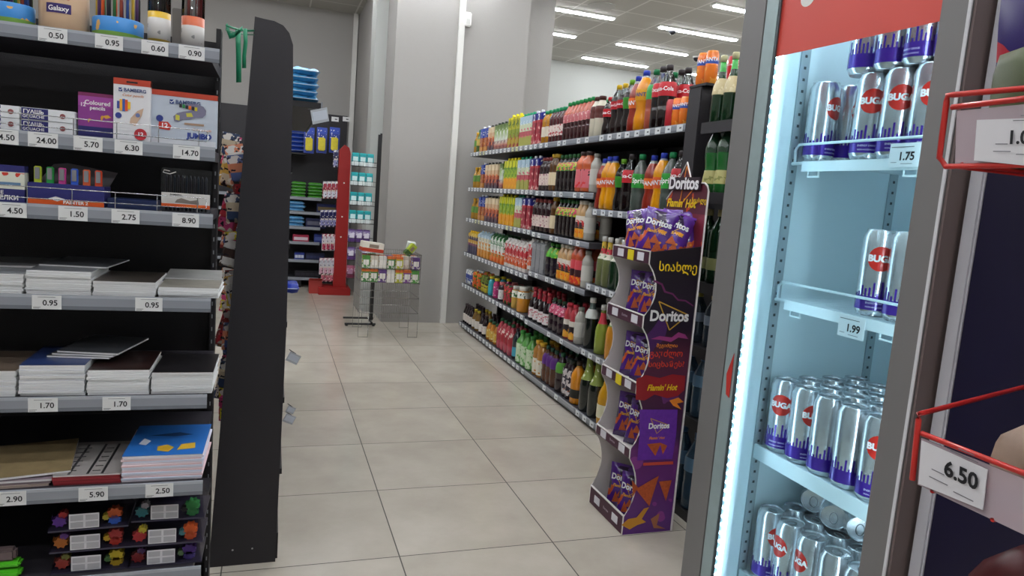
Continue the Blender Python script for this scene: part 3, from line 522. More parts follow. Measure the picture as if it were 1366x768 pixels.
# back panel with header
hp = [(2.547, 0), (2.547, 1.49), (2.56, 1.515), (2.58, 1.525), (2.68, 1.53), (2.73, 1.615), (2.79, 1.53), (2.87, 1.45), (2.883, 0)]
MB().prism([(1.716+O.x, y+O.y, z) for y, z in hp], (.006, 0, 0)).build('back_panel', art([(0, '#c9c2c0'), (.74, '#7a2636'), (.86, '#5a2030'), (.97, '#2e1c28')], [(14, .6, '#c84a28', .76, .92)], .45), st)
MB().tube([(1.716+O.x, y+O.y, z) for y, z in hp[:-1]], .004).build('header_edge', CARD, st)
Bx = lambda nm, x0, x1, y0, y1, z0, z1, m, par=st: MB().box(x0+O.x, x1+O.x, y0+O.y, y1+O.y, z0, z1).build(nm, m, par)
for i, (z1, z0) in enumerate(lips):
    s = Bx('shelf', 1.478, 1.714, 2.554, 2.876, z0+.004, z0+.012, CARD)
    l = Bx('front_lip', 1.470, 1.4775, 2.554, 2.876, z0, z1, LIPM, s)
    Bx('lip_edge', 1.4685, 1.4785, 2.554, 2.876, z1, z1+.004, CARD, s)
    zc = (z0+z1)/2
    for yy, c in ((2.62, '#e2dfe6'), (2.71, None), (2.80, '#e2dfe6')):
        if c: Bx('price_card', 1.468, 1.4697, yy-.027, yy+.027, zc-.017, zc+.017, mat(c, .5), l)
        elif i in (0, 2): Bx('promo_sticker', 1.4665, 1.4697, yy-.03, yy+.02, zc-.024, zc+.02, mat('#e8d21e', .5), l)
        else: text('printed_logo', 'Doritos', .016, mat('#c8b8c8', .5), l, (1.4692+O.x, yy+O.y, zc), xdir=(0, -1, 0))
WH = mat('#efecec', .5); YEL = mat('#f2c81e', .5); ORG = mat('#e8862a', .5); RED = mat('#c4281e', .5)
def on_side(u, v): p = W(u, v, 'y', 2.5455); return Vector((p.x+O.x, p.y+O.y, p.z))
def tri_outline(name, pts, w, m, par):
    mb = MB(); n = len(pts)
    for i in range(n):
        a, b = pts[i], pts[(i+1) % n]; d = (b-a).normalized(); nrm = d.cross(Vector((0, 1, 0))).normalized() if abs(d.y) < .9 else Vector((0, 0, 1))
        if par_x[0]: nrm = d.cross(Vector((1, 0, 0))).normalized()
        mb.add([a-nrm*w/2, b-nrm*w/2, b+nrm*w/2, a+nrm*w/2], [(0, 1, 2, 3)])
    return mb.build(name, m, par)
par_x = [False]
def blob(name, pts, m, par=st, dy=0):
    q = [on_side(u, v)+Vector((0, dy, 0)) for u, v in pts]; return MB().add(q, [tuple(range(len(q)))]).build(name, m, par)
c = on_side(905, 357); text('printed_word', 'სიახლე', .052, YEL, st, c, bold=.016, sx=.9)
par_x[0] = False
tri_outline('printed_triangle', [on_side(879, 402), on_side(918, 420), on_side(893, 440)], .005, mat('#c89a3a', .5), st)
c = on_side(893, 422); text('printed_logo', 'Doritos', .062, WH, st, c+Vector((0, -.0008, 0)), bold=.035, sx=.95)
text('printed_slogan', 'შეგიძლია', .02, ORG, st, on_side(890, 461), bold=.02); text('printed_slogan', 'გაუძლო', .038, mat('#d8402a', .5), st, on_side(889, 472), bold=.016); text('printed_slogan', 'სიცხარეს?', .033, mat('#d8402a', .5), st, on_side(889, 486), bold=.016)
blob('printed_red_band', [(849, 505), (862, 500), (880, 504), (897, 499), (914, 501), (913, 520), (904, 528), (890, 531), (873, 526), (860, 534), (848, 533)], mat('#9a2028', .5), dy=-.0002)
text('printed_slogan', "Flamin' Hot", .036, YEL, st, on_side(883, 517)+Vector((0, -.0008, 0)), bold=.03, shear=.25, sx=.85)
blob('printed_flame', [(893, 534), (905, 530), (912, 536), (903, 538), (909, 546), (898, 541)], ORG, dy=-.0002)
blob('printed_bag', [(853, 546), (904, 546), (902, 580), (897, 612), (850, 614), (853, 580)], mat('#6a2fa0', .4, var=.25, bscale=60), dy=-.0002)
tri_outline('printed_triangle', [on_side(868, 558)-Vector((0, .0006, 0)), on_side(890, 566)-Vector((0, .0006, 0)), on_side(876, 578)-Vector((0, .0006, 0))], .003, mat('#c89a3a', .5), st)
text('printed_logo', 'Doritos', .034, WH, st, on_side(879, 568)+Vector((0, -.001, 0)), bold=.035, sx=.95); text('printed_slogan', "Flamin' Hot", .016, ORG, st, on_side(876, 584)+Vector((0, -.001, 0)), bold=.03, shear=.2)
CHIP = mat('#b8552a', .6, var=.45, bscale=120)
for pts in ([(863, 592), (882, 590), (874, 608)], [(880, 590), (890, 594), (884, 606)], [(848, 652), (879, 634), (866, 675)], [(879, 642), (896, 640), (888, 668)], [(843, 640), (851, 650), (844, 662)]):
    blob('printed_chip', pts, CHIP, dy=-.001)
blob('printed_splash', [(829, 700), (838, 692), (849, 690), (859, 678), (866, 676), (856, 692), (862, 696), (850, 700), (840, 706)], mat('#c88a2a', .5), dy=-.0004)
blob('printed_glow', [(858, 617), (898, 615), (898, 619), (858, 621)], mat('#c84a3a', .5), dy=-.0004)
blob('printed_splash', [(868, 692), (880, 684), (876, 700), (888, 705), (872, 704)], mat('#a86a4a', .5), dy=-.0004)
blob('printed_crack', [(872, 373), (884, 378), (888, 388), (898, 391), (905, 399), (915, 400), (925, 407), (925, 409), (914, 402), (904, 401), (897, 393), (886, 390), (882, 380), (872, 376)], mat('#6a2a5a', .5), dy=-.0002)
blob('printed_crack', [(868, 452), (880, 448), (896, 450), (905, 443), (914, 446), (918, 452), (905, 450), (895, 456), (880, 453)], mat('#9a3a7a', .5), dy=-.0002)
# header print, on the face that looks to -X
def on_head(y, z): return Vector((1.7145+O.x, y+O.y, z))
par_x[0] = True; tri_outline('header_triangle', [on_head(2.73, 1.60), on_head(2.66, 1.50), on_head(2.76, 1.42)], .006, ORG, st); par_x[0] = False
MB().box(1.704+O.x, 1.7135+O.x, 2.60+O.y, 2.85+O.y, 1.495, 1.55, bev=.002).build('header_sign', mat('#2e1c28', .5), st)
text('header_logo', 'Doritos', .075, WH, st, (1.703+O.x, 2.725+O.y, 1.522), xdir=(0, -1, 0), bold=.035)
text('header_slogan', "Flamin' Hot", .05, YEL, st, (1.713+O.x, 2.745+O.y, 1.435), xdir=(0, -1, 0), ydir=(0, 0, 1), bold=.03, shear=.2)
text('header_word', 'სიახლე', .028, YEL, st, (1.713+O.x, 2.605+O.y, 1.45), xdir=(0, -1, 0), bold=.03)
tag(st, 'tall purple cardboard Doritos display stand with scalloped open side', 'display stand')
# crisps bags
BAG = art([(0, '#3c1c5c'), (.12, '#54288a'), (.9, '#5c2f92'), (1, '#3c1c5c')], [(16, .53, '#c8562a', .12, .5), (22, .6, '#e8962a', .15, .62), (13, .62, '#2c1440', .4, .95)], .22, coat=.6)
def pillow(w, h, t, n=14, e_=(2.6, 3.2, .6)):
    def bul(x, z):
        a = max(0, 1-abs(2*x/w)**e_[0]); b = max(0, 1-abs(2*z/h-1)**e_[1]); return t/2*(a*b)**e_[2]+.0004
    vs_, fs = [], []
    for s in (-1, 1):
        o = len(vs_)
        for j in range(n+1):
            for i in range(n+1):
                x = w*(i/n-.5); z = h*j/n; e = abs(z/h-.5)*2
                wr = math.sin(x*150+z*40)*.003*e**2+math.sin(z*90+x*60+s)*.002+math.sin(x*110-z*70)*.0014
                xx = x*(1-.05*(1-e**2))
                vs_.append((xx, s*(bul(x, z)+(wr if e < .97 and abs(2*x/w) < .95 else 0)), z))
        for j in range(n):
            for i in range(n):
                a = o+j*(n+1)+i; fs.append((a, a+1, a+n+2, a+n+1))
    return vs_, fs, bul
def mk_bag():
    w, h, t = .15, .215, .07; r = empty('crisps_bag'); v, f, bul = pillow(w, h, t)
    mb = MB(); mb.add(v, f, 0, True); mb.build('bag', BAG, r)
    on = lambda p: Vector((p.x*(1-.05), -bul(p.x, p.z)-.005, p.z))
    text('lettering', 'Doritos', .038, mat('#eceaf0', .35), r, (0, 0, h*.7), bold=.035, fn=on)
    text('slogan', "Flamin' Hot", .019, mat('#f0a82a', .4), r, (0, 0, h*.52), bold=.03, fn=on, shear=.2)
    for k, q in enumerate([[(-.04, .03), (.0, .035), (-.025, .085)], [(.0, .025), (.045, .04), (.02, .08)], [(-.02, .06), (.03, .065), (.0, .1)]]):
        MB().add([on(Vector((a, 0, b))) for a, b in q], [(0, 1, 2)]).build('printed_chip', CHIP, r)
    tri = [Vector((-.03, 0, .165)), Vector((.03, 0, .15)), Vector((-.005, 0, .115))]
    mb = MB()
    for i in range(3):
        a, b = tri[i], tri[(i+1) % 3]; d = (b-a).normalized(); nr = Vector((-d.z, 0, d.x))*.0015
        for k in range(6):
            p0 = a+(b-a)*k/6; p1 = a+(b-a)*(k+1)/6; mb.add([on(p0-nr)+Vector((0, .0005, 0)), on(p1-nr)+Vector((0, .0005, 0)), on(p1+nr)+Vector((0, .0005, 0)), on(p0+nr)+Vector((0, .0005, 0))], [(0, 1, 2, 3)])
    mb.build('printed_triangle', mat('#d8a03a', .4), r)
    return r
PB = Proto(mk_bag)
bags = []
for i, (x, y, rz) in enumerate([(1.535, 2.655, -.75), (1.535, 2.76, -1.1), (1.58, 2.62, -.55), (1.63, 2.72, -.9), (1.61, 2.81, -1.3), (1.665, 2.645, -.8)]):
    PB.put((x, y, 1.196), 0, .98, 'purple crisps bag on top of the stand, %s' % ['front right, facing out', 'front left beside the lip', 'leaning at the near side panel', 'in the middle row', 'at the far back', 'against the header card'][i], 'crisps bag', 'crisps bags in the display stand', rot=(-.16-.06*(i % 3), [.16, -.2, .25, -.05, .1, -.12][i], rz))
for s in range(1, 5):
    z0 = lips[s][1]+.013
    for k, (x, y) in enumerate([(1.56, 2.65), (1.57, 2.76), (1.64, 2.69)]):
        PB.put((x, y, z0), 0, .95, 'purple crisps bag on the %s tier of the stand, %s' % (['', 'second', 'third', 'fourth', 'lowest'][s], ['near the printed side', 'by the far side', 'behind the other two'][k]), 'crisps bag', 'crisps bags in the display stand', rot=(-.22, .0, -1.0+.15*k+random.uniform(-.1, .1)))
# ------------------------------------------------------------------ stationery shelving (unit A)
XR = -.15
A = empty('stationery_shelving', (-.7, 2.2, 0)); AO = (.7, -2.2)
def BA(nm, x0, x1, y0, y1, z0, z1, m, par=A): return MB().box(x0+AO[0], x1+AO[0], y0+AO[1], y1+AO[1], z0, z1).build(nm, m, par)
sh = [(2.0, 1.70), (1.93, 1.451), (1.91, 1.286), (1.90, 1.075), (1.85, .841), (1.78, .646), (1.78, .425)]
BA('back_panel', -1.3, -.17, 2.40, 2.415, 0, 1.80, BLACK); 
# perforated upright
mb = MB().box(-.172+AO[0], -.1585+AO[0], 2.34+AO[1], 2.40+AO[1], 0, 1.83)
up = mb.build('upright', BLACK, A); mb = MB()
for k in range(42):
    z = .12+k*.04
    for x in (-.1655,): mb.box(x-.0015+AO[0], x+.0015+AO[0], 2.3385+AO[1], 2.34+AO[1], z, z+.012); 
    mb.box(-.1585+AO[0], -.158+AO[0], 2.36+AO[1], 2.363+AO[1], z, z+.012)
mb.build('slot_row', mat('#8a8a8e', .5), up)
for i, (y, z) in enumerate(sh):
    s = BA('shelf', -1.3, XR-.008, y+.003, 2.338, z-.012, z+.016, mat('#333036', .5))
    BA('price_rail', -1.3, XR+.012, y-.002, y+.0025, z-.017, z+.018, RAIL, s)
BA('base_plinth', -1.3, -.175, 1.86, 2.38, 0, .08, BLACK)
tag(A, 'black stationery shelving with perforated upright in the left foreground', 'shelving')
tk = [(0, [(71, '0.50'), (146, '0.95'), (207, '0.60'), (256, '0.90')]), (1, [(5, '4.50'), (58, '24.00'), (118, '5.70'), (172, '6.30'), (249, '14.70')]), (2, [(16, '4.50'), (98, '1.50'), (168, '2.75'), (248, '8.90')]),
      (3, [(63, '0.95'), (199, '0.95')]), (4, [(58, '1.70'), (156, '1.70')]), (5, [(15, '2.90'), (125, '5.90'), (213, '2.50')])]
sn = ['top', 'second', 'third', 'fourth', 'fifth', 'sixth']
for i, l in tk:
    y, z = sh[i]
    for k, (u, s) in enumerate(l):
        p = W(u, 60+0*u, 'y', y)
        for _ in range(3): uu, vv = proj(p.x, y, z); p.x += (u-uu)*.0016
        tick(p.x, y-.003, z, 'white price tag reading %s, %s from left on the %s stationery shelf rail' % (s, ORD[k], sn[i]), price=s, w=.060, h=.033, group='price tags on the stationery shelf rails')
def XA(u, i, dy=0, z=None):                  # x on shelf i (plane of its front + dy) seen at pixel column u
    y = sh[i][0]+dy; z = sh[i][1]+.03 if z is None else z; lo, hi = -1.4, .1
    for _ in range(30):
        m = (lo+hi)/2
        if proj(m, y, z)[0] < u: lo = m
        else: hi = m
    return lo
# top shelf: tubs of pencils
def tub(u0, u1, h, m, label, pen=None, pencol=None, nm='pencil_tub', cat='pencil tub', txt=None):
    z = sh[0][1]+.0165; xa, xb = XA(u0, 0, .06), XA(u1, 0, .06); r = (xb-xa)/2; R = empty(nm, ((xa+xb)/2, sh[0][0]+.02+r, z))
    MB().lathe([(r*.97, 0), (r, .004), (r, h-.002), (r*.97, h), (r*.93, h), (r*.93, h-.01)], 28).build('tub', m, R)
    if pen:
        n = pen
        for k in range(n):
            a = 2*math.pi*k/n; rr = r*.8; c = pencol[k % len(pencol)]
            MB().lathe([(.0038, h*.4), (.0038, h+.055), (.0008, h+.068)], 6, (rr*math.cos(a), rr*math.sin(a), 0)).build('pencil', mat(c, .4), R)
    if txt:
        for s, sz, zz, c in txt: text('lettering', s, sz, mat(c, .5), R, (0, 0, zz), cyl=r+.001, bold=.02)
    tag(R, label, cat); return R, r
BT = art([(0, '#7aa84a'), (.3, '#3a8ad0'), (.9, '#3a8ad0')], [(40, .66, '#d8a860', .3, .8)], .4)
PCOL = ['#2a2a30', '#2f6a3a', '#8a3a2a', '#2a4a8a', '#c8a83a', '#5a3a6a']
tub(-12, 46, .05, BT, 'blue and green printed tub of dark pencils at the left frame edge', 16, PCOL)
R, r = tub(50, 117, .115, mat('#c8a888', .5), 'beige cylindrical tub with Galaxy lettering beside the blue tub', txt=[('Galaxy', .016, .05, '#f0ece8')])
mb = MB(); n = 8
v = [((r+.0006)*math.sin(a), -(r+.0006)*math.cos(a), z) for z in (.04, .062) for a in [(-.5+k/n) for k in range(n+1)]]
mb.add(v, [(k, k+1, n+2+k, n+1+k) for k in range(n)]); mb.build('printed_patch', mat('#3a2a6a', .5), R)
text('lettering_2'.replace('_2', ''), 'Monte', .018, mat('#b83a3a', .5), R, (0, 0, .078), cyl=r+.001, bold=.03)
tub(121, 190, .05, BT, 'blue and green printed tub of pencils in the middle of the top shelf', 20, PCOL+['#d85a2a'])
def tube_pack(u0, u1, bands, label, pc):
    z = sh[0][1]+.0165; xa, xb = XA(u0, 0, .03), XA(u1, 0, .03); r = (xb-xa)/2; R = empty('pencil_tube', ((xa+xb)/2, sh[0][0]+.01+r, z))
    MB().lathe([(r, 0), (r, .075)], 20).build('sleeve', art(bands, [(60, .63, '#8a8a8a', .15, .6)], .3), R)
    MB().lathe([(r, .0755), (r, .16), (r*.9, .17)], 20).build('clear_lid', clear('#e8eef0', .4), R)
    for k in range(9): MB().lathe([(.0035, .077), (.0035, .14), (.0008, .15)], 6, (r*.66*math.cos(k*.7), r*.66*math.sin(k*.7), 0)).build('pencil', mat(pc[k % len(pc)], .4), R)
    tag(R, label, 'pencil tube')
tube_pack(196, 227, [(0, '#c8a83a'), (.12, '#c9c6c2'), (.8, '#d8b030')], 'clear pencil tube with yellow band and dark pencils', ['#2a2a2e', '#3a3a4a'])
tube_pack(241, 272, [(0, '#c9c6c2'), (.7, '#c8603a')], 'clear pencil tube with orange band, rightmost on top shelf', ['#b84a4a', '#d8d0d0'])
z = sh[0][1]+.017
x0 = XA(226, 0, .1); x1 = XA(243, 0, .1)
tag(box('storage_box', x0+.003, x1, 2.12, 2.3, z, z+.11, mat('#77746f', .6), None, .002), 'plain grey box between the two pencil tubes', 'box')
# second shelf: gouache, pencils, big boxes
def slab(nm, u0, u1, i, dy, d, z0, h, mats, label, cat, group=None, faces=None, lean=0):
    """flat box product standing on shelf i with printed front"""
    xa, xb = XA(u0, i, dy), XA(u1, i, dy); zz = sh[i][1]+.0165+z0; y = sh[i][0]+dy
    r = empty(nm, ((xa+xb)/2, y, zz)); MB().box((xa-xb)/2, (xb-xa)/2, 0, d, 0, h, bev=.0008).build('box', mats, r)
    tag(r, label, cat, group); r.rotation_euler.x = lean; return r, xb-xa
NAVY = mat('#2a2a6a', .4); OR = mat('#dc5a20', .45)
for lv in range(2):
    for k, (a, b) in enumerate([(-75, -26), (-24, 26), (28, 100)]):
        r, w = slab('gouache_box', a, b, 1, .02, .09, lv*.0285, .0275, mat('#dfe0e2', .45), '%s gouache paint box, %s layer, %s' % ('navy and white', ['lower', 'upper'][lv], ['leftmost', 'left of the longest', 'the long one beside the purple pack'][k]), 'paint box', 'gouache boxes on the second shelf')
        MB().box(-w/2+.001, 0, -.0006, 0, .001, .0265).build('printed_panel', NAVY, r)
        text('lettering', 'ГУАШЬ', .012, WH, r, (-w*.27, -.001, .018), bold=.02); text('lettering', 'GOUACHE', .009, WH, r, (-w*.27, -.001, .007))
        mb = MB(); mb.lathe([(.006, 0), (.0055, .0003)], 12); o = mb.build('printed_mark', mat('#8a4a4a', .5), r, (w*.27, -.001, .014)); o.rotation_euler.x = math.pi/2
r, w = slab('pencil_box', 104, 151, 1, .03, .02, 0, .105, art([(0, '#2a2a6a'), (.25, '#8a3a8a'), (.7, '#a0489a'), (.92, '#7a2a5a')], [(50, .62, '#d8a03a', .3, .6)], .4), 'purple box of coloured pencils beside the gouache boxes', 'pencil box')
text('lettering', 'Coloured', .014, WH, r, (.004, -.001, .082), bold=.02); text('lettering', 'pencils', .012, WH, r, (.004, -.001, .07), bold=.02); text('lettering', '12', .012, WH, r, (-w*.36, -.001, .076), bold=.02)
r, w = slab('pencil_box', 151, 200, 1, .015, .02, 0, .145, mat('#dedde0', .4), 'tall white pencil box with rocket drawing and red top', 'pencil box')
MB().box(-w/2, w/2, -.0006, .0205, .131, .1455).build('red_top', mat('#b8432e', .45), r)
MB().box(-.012, .012, -.001, -.0007, .136, .140).build('hang_hole', INK, r)
def bamberg(r, x, z, s):
    text('lettering', 'BAMBERG', s, mat('#3a4a78', .5), r, (x+s*.6, -.0012, z), bold=.03)
    MB().box(x-s*2.6, x-s*1.9, -.0012, -.0008, z-s*.38, z+s*.38).build('printed_logo', mat('#2a3f80', .5), r)
    text('printed_tick', '✓', s, WH, r, (x-s*2.2, -.0016, z), bold=.02)
bamberg(r, 0, .119, .011); text('lettering', 'Color pencils', .0085, mat('#c87a3a', .5), r, (.002, -.0012, .107), shear=.3)
def disc(name, m, par, x, z, rad, y=-.0012, n=18): return MB().add([(x+rad*math.cos(2*math.pi*k/n), y, z+rad*math.sin(2*math.pi*k/n)) for k in range(n)], [tuple(range(n))]).build(name, m, par)
def stripes(par, x, z, rad, cols, y=-.0014):
    n = len(cols)
    for k, c in enumerate(cols):
        a = -rad+2*rad*k/n; b = -rad+2*rad*(k+1)/n; m_ = (a+b)/2; hh = math.sqrt(max(rad*rad-m_*m_, 1e-8))
        MB().add([(x+a, y, z-hh), (x+b, y, z-hh), (x+b, y, z+hh), (x+a, y, z+hh)], [(0, 1, 2, 3)]).build('printed_stripe', mat(c, .5), par)
stripes(r, -w*.22, .083, .0145, ['#3a4a9a', '#e8a83a', '#3a5aa8', '#d8542a', '#e8b82a'])
rk = [(0, .05), (.006, .058), (.009, .07), (.022, .088), (.018, .062), (.024, .056), (.014, .052), (.004, .036)]
MB().add([(x+w*.02, -.0013, z) for x, z in [(-.006, .042), (.006, .036), (.02, .062), (.024, .08), (.01, .072), (-.004, .054)]], [tuple(range(6))]).build('printed_rocket', mat('#c8a890', .5), r)
disc('printed_window', mat('#6a78a8', .5), r, .013, .062, .005, -.0016); disc('printed_seal', mat('#34408a', .5), r, -w*.36, .058, .007)
disc('printed_number_patch', mat('#b82a34', .5), r, w*.24, .017, .014); text('lettering', '12', .013, WH, r, (w*.24, -.0016, .017), bold=.03)
r, w = slab('pencil_box', 201, 289, 1, .035, .02, 0, .13, mat('#bcc4d0', .4, var=.12, bscale=14), 'wide pencil box with chameleon drawing and red top', 'pencil box')
MB().box(-w/2, w/2, -.0006, .0205, .118, .1305).build('red_top', mat('#b8432e', .45), r); MB().box(-w/2+.002, w/2-.002, -.0006, -.0001, .002, .016).build('white_band', mat('#d8dae0', .45), r)
bamberg(r, .0, .105, .013)
cm = MB()   # a plain lizard outline
cm.add([(x*.9+.016, -.0013, z*.9+.012) for x, z in [(-.028, .094), (-.01, .102), (.012, .104), (.03, .098), (.037, .088), (.036, .076), (.028, .068), (.012, .066), (-.004, .06), (-.02, .058), (-.034, .05), (-.044, .052), (-.046, .064), (-.036, .074), (-.02, .08), (.0, .084), (.012, .088), (-.008, .088)]], [tuple(range(18))])
cm.build('printed_lizard', mat('#77748c', .5), r)
MB().add([(x*.9+.016, -.0015, z*.9+.012) for x, z in [(-.04, .056), (-.03, .054), (-.03, .068), (-.04, .07)]], [(0, 1, 2, 3)]).add([(x*.9+.016, -.0015, z*.9+.012) for x, z in [(-.012, .066), (.004, .068), (0, .078), (-.014, .076)]], [(0, 1, 2, 3)]).build('printed_patch', mat('#c8c04a', .5), r)
for k, c in enumerate(['#2a2a30', '#2f8a4a', '#2a2a30', '#e8762a', '#2a2a30', '#c8b82a']): MB().box(-.012+k*.007, -.006+k*.007, -.0016, -.0014, .093-.001*k, .102-.001*k).build('printed_stripe', mat(c, .5), r)
MB().box(.0, .045, -.0016, -.0014, .052, .057).build('printed_branch', mat('#a88a74', .5), r)
disc('printed_seal', mat('#34408a', .5), r, -w*.37, .062, .008); 
MB().add([(x-.045, -.0013, z+.045) for x, z in [(-.014, -.008), (.012, -.01), (.016, 0), (.008, .01), (-.012, .009)]], [tuple(range(5))]).build('printed_number_patch', mat('#c8382e', .5), r)
text('lettering', '12', .016, WH, r, (-.045, -.0016, .045), bold=.03); text('lettering', 'Color pencils', .008, mat('#c87a3a', .5), r, (.04, -.0016, .042), shear=.3)
text('lettering', 'JUMBO', .018, mat('#2a3f90', .5), r, (.035, -.0016, .026), bold=.05)
# wire fences
def fence(i, u0, u1, label, x0=None):
    y, z = sh[i]; z += .018; xa = -1.2; xb = XA(u1, i); r = empty('wire_shelf_guard', (xb, y, z)); o = xa-xb
    MB().tube([(o, 0, .012), (-.004, 0, .012), (0, .002, .016), (0, .002, .034), (-.004, 0, .038), (o, 0, .038)], .0013).tube([(0, .002, .02), (0, .05, .02)], .0013).build('rail_wire', WIRE, r)
    mb = MB()
    for k in range(9): mb.tube([(-.02-k*.09, 0, 0), (-.02-k*.09, 0, .038)], .0012)
    mb.build('post_wire', WIRE, r); tag(r, label, 'shelf guard')
fence(1, 0, 277, 'thin chrome wire guard along the front of the pencil box shelf'); fence(2, 0, 275, 'thin chrome wire guard along the front of the highlighter shelf')
# third shelf
r, w = slab('marker_box', -60, 33, 2, .02, .03, 0, .085, art([(0, '#2a2a6a'), (.35, '#2a2a6a'), (.36, '#d8d8c8'), (.82, '#2a2a6a')], [(40, .64, '#c83a2a', .5, .8)], .4), 'navy and cream marker set box at the left of third shelf', 'marker box')
text('lettering', 'ЦВЕТНЫЕ', .011, WH, r, (.0, -.001, .022), bold=.02); text('lettering', 'МЕЛКИ', .014, WH, r, (.03, -.001, .01), bold=.03)
MB().box(.01, .06, -.0012, -.0008, .04, .046).build('printed_pencil', mat('#5a7a9a', .5), r)
xa, xb = XA(37, 2, .02), XA(139, 2, .02); w = xb-xa; R = empty('highlighter_display', ((xa+xb)/2, sh[2][0]+.02, sh[2][1]+.0165))
MB().box(-w/2, w/2, 0, .07, 0, .05).build('tray', mat('#2c2c6e', .45), R); MB().box(-w/2, w/2, -.0006, 0, .001, .014).build('orange_band', OR, R)
MB().prism([(-w/2+.002, .07, .05), (w/2-.002, .07, .05), (w/2+.012, .09, .085), (-w/2+.06, .09, .1), (-w/2+.03, .09, .095)], (0, .001, 0)).build('back_card', mat('#6a6668', .6), R)
MB().add([(-w*.24, -.001, .0145), (-w*.12, -.001, .009), (-w*.02, -.001, .015), (-w*.14, -.001, .02)], [(0, 1, 2, 3)]).build('printed_tag', WHITE, R)
text('lettering', 'PAINTER 2', .011, WH, R, (w*.12, -.001, .0075), bold=.03); tag(R, 'navy display box with orange band holding highlighters', 'display box')
def mk_hl(c):
    def mk():
        r = empty('highlighter'); MB().box(-.0075, .0075, -.004, .006, -.05, .034, bev=.002).build('body', mat(c, .4), r); MB().box(-.005, .005, -.0065, -.0045, .004, .031, bev=.0005).build('clip', mat('#8a8a8c', .5), r); return r
    return Proto(mk)
for k, (c, nmc) in enumerate([('#c8d83a', 'yellow'), ('#2aa84a', 'green'), ('#d84a9a', 'pink'), ('#3a6ad8', 'blue'), ('#e86a3a', 'orange'), ('#e0502a', 'red orange')]):
    mk_hl(c).put(((xa+xb)/2-w/2+.014+k*.0265*w/.165, sh[2][0]+.045, sh[2][1]+.0165+.052+.002), 0, 1, '%s highlighter standing in the navy display box' % nmc, 'highlighter', 'highlighters in the navy display box')
for k in range(2):
    slab('pen_pack', 143, 210, 2, .03+.0*k, .08, k*.0125, .012, mat('#1c2a52', .3, var=.3, bscale=60), 'flat dark blue pen pack, %s of the two lying' % ['lower', 'upper'][k], 'pen pack')
xa, xb = XA(214, 2, .02), XA(281, 2, .02); w = xb-xa; R = empty('pen_case', ((xa+xb)/2, sh[2][0]+.02, sh[2][1]+.0165))
MB().box(-w/2, w/2, 0, .018, 0, .108, bev=.003).build('clear_case', clear('#dce2e8', .3), R)
for k in range(11): MB().lathe([(.0032, 0), (.0032, .08), (.001, .088)], 6, (-w/2+.012+k*(w-.024)/10, .009, .004)).build('pen', mat(['#2a2a34', '#3a3a44', '#22303e'][k % 3], .3), R)
MB().box(-w/2+.002, w/2-.002, -.001, -.0004, .012, .048).build('label', mat('#c9c6c2', .5), R); MB().box(-w/2+.002, w/2-.002, -.0014, -.0011, .012, .021).build('orange_band', OR, R)
text('lettering', 'BAMBERG', .006, INK, R, (-w*.2, -.0015, .043), bold=.02); text('lettering', 'Color Pen', .008, ORG, R, (w*.15, -.0018, .016), bold=.02)
MB().add([(x, -.0014, z) for x, z in [(-.025, .024), (.03, .022), (.028, .034), (.01, .03), (-.01, .036), (-.02, .032)]], [tuple(range(6))]).build('printed_lizard', mat('#7a7068', .5), R)
MB().tube([(-w/2+.02, -.002, .1), (-w/2+.008, -.003, .102), (-w/2+.005, -.002, .096), (-w/2+.02, -.002, .093), (-w/2+.034, -.002, .099)], .001).build('cable_tie', WHITE, R)
tag(R, 'clear case of dark pens with pale label, rightmost on third shelf', 'pen case')
# exercise book stacks
def mk_book(w, d, t, cover):
    def mk():
        r = empty('exercise_book'); MB().box(-w/2, w/2, .0005, d, .0001, t-.0006).build('pages', mat('#e2e2e2', .7), r)
        MB().box(-w/2-.0005, w/2+.0005, 0, d+.0005, t-.0006, t).build('cover', cover, r); return r
    return Proto(mk)
WB = mk_book(.15, .2, .0055, mat('#d8d8d8', .5)); 
covers = {}
def stack(i, u0, u1, n, t, cover, cn, desc, st_name, grp, tops=None, base='#dedede', jit=.003, th=None, dy=.012):
    xa, xb = XA(u0, i, dy), XA(u1, i, dy); w = xb-xa-.003; z = sh[i][1]+.0165; inner = mk_book(w, .2, t-.0003, mat(base, .6)); topp = mk_book(w, .2, t-.0003, cover)
    for k in range(n):
        last = k == n-1
        (topp if last else inner).put(((xa+xb)/2+random.uniform(-jit, jit)*.5, sh[i][0]+dy+random.uniform(0, jit*1.5), z+k*t), random.uniform(-.012, .012), 1,
            '%s on top of the %s' % (cn, st_name) if last else 'white-edged %s, %s from the bottom in the %s' % (desc, ORD[k], st_name), 'exercise book', grp)
    return (xa+xb)/2, z+n*t, w
g = 'exercise books on the fourth shelf'
COV = lambda a, b, s=18: mat(a, .3, var=.45, bscale=s*2.5)
stack(3, -50, 31, 9, .0052, COV('#8f9296', '#6a6e72'), 'grey covered book', 'exercise book', 'leftmost stack on fourth shelf', g)
a, zt, w = stack(3, 33, 122, 11, .0052, COV('#77797e', '#4a4c52', 12), 'grey patterned book', 'exercise book', 'tallest stack on fourth shelf', g)
stack(3, 123, 208, 7, .0052, COV('#4a443e', '#8a7458', 16), 'brown patterned book', 'exercise book', 'third stack on fourth shelf', g)
stack(3, 210, 292, 5, .0052, COV('#8f8a80', '#b8a070', 14), 'beige patterned book', 'exercise book', 'rightmost stack on fourth shelf', g)
mk_book(.15, .19, .005, COV('#9ea0a2', '#7a7c80', 8)).put((XA(10, 3, .05), 2.02, sh[3][1]+.0165+.0475), .12, 1, 'loose pale grey book lying askew on the leftmost fourth shelf stack', 'exercise book', g)
mk_book(.15, .19, .004, COV('#6c6e74', '#55575c', 8)).put((XA(92, 3, .05), 1.99, zt+.0003), -.10, 1, 'loose grey book lying askew on the tallest fourth shelf stack', 'exercise book', g)
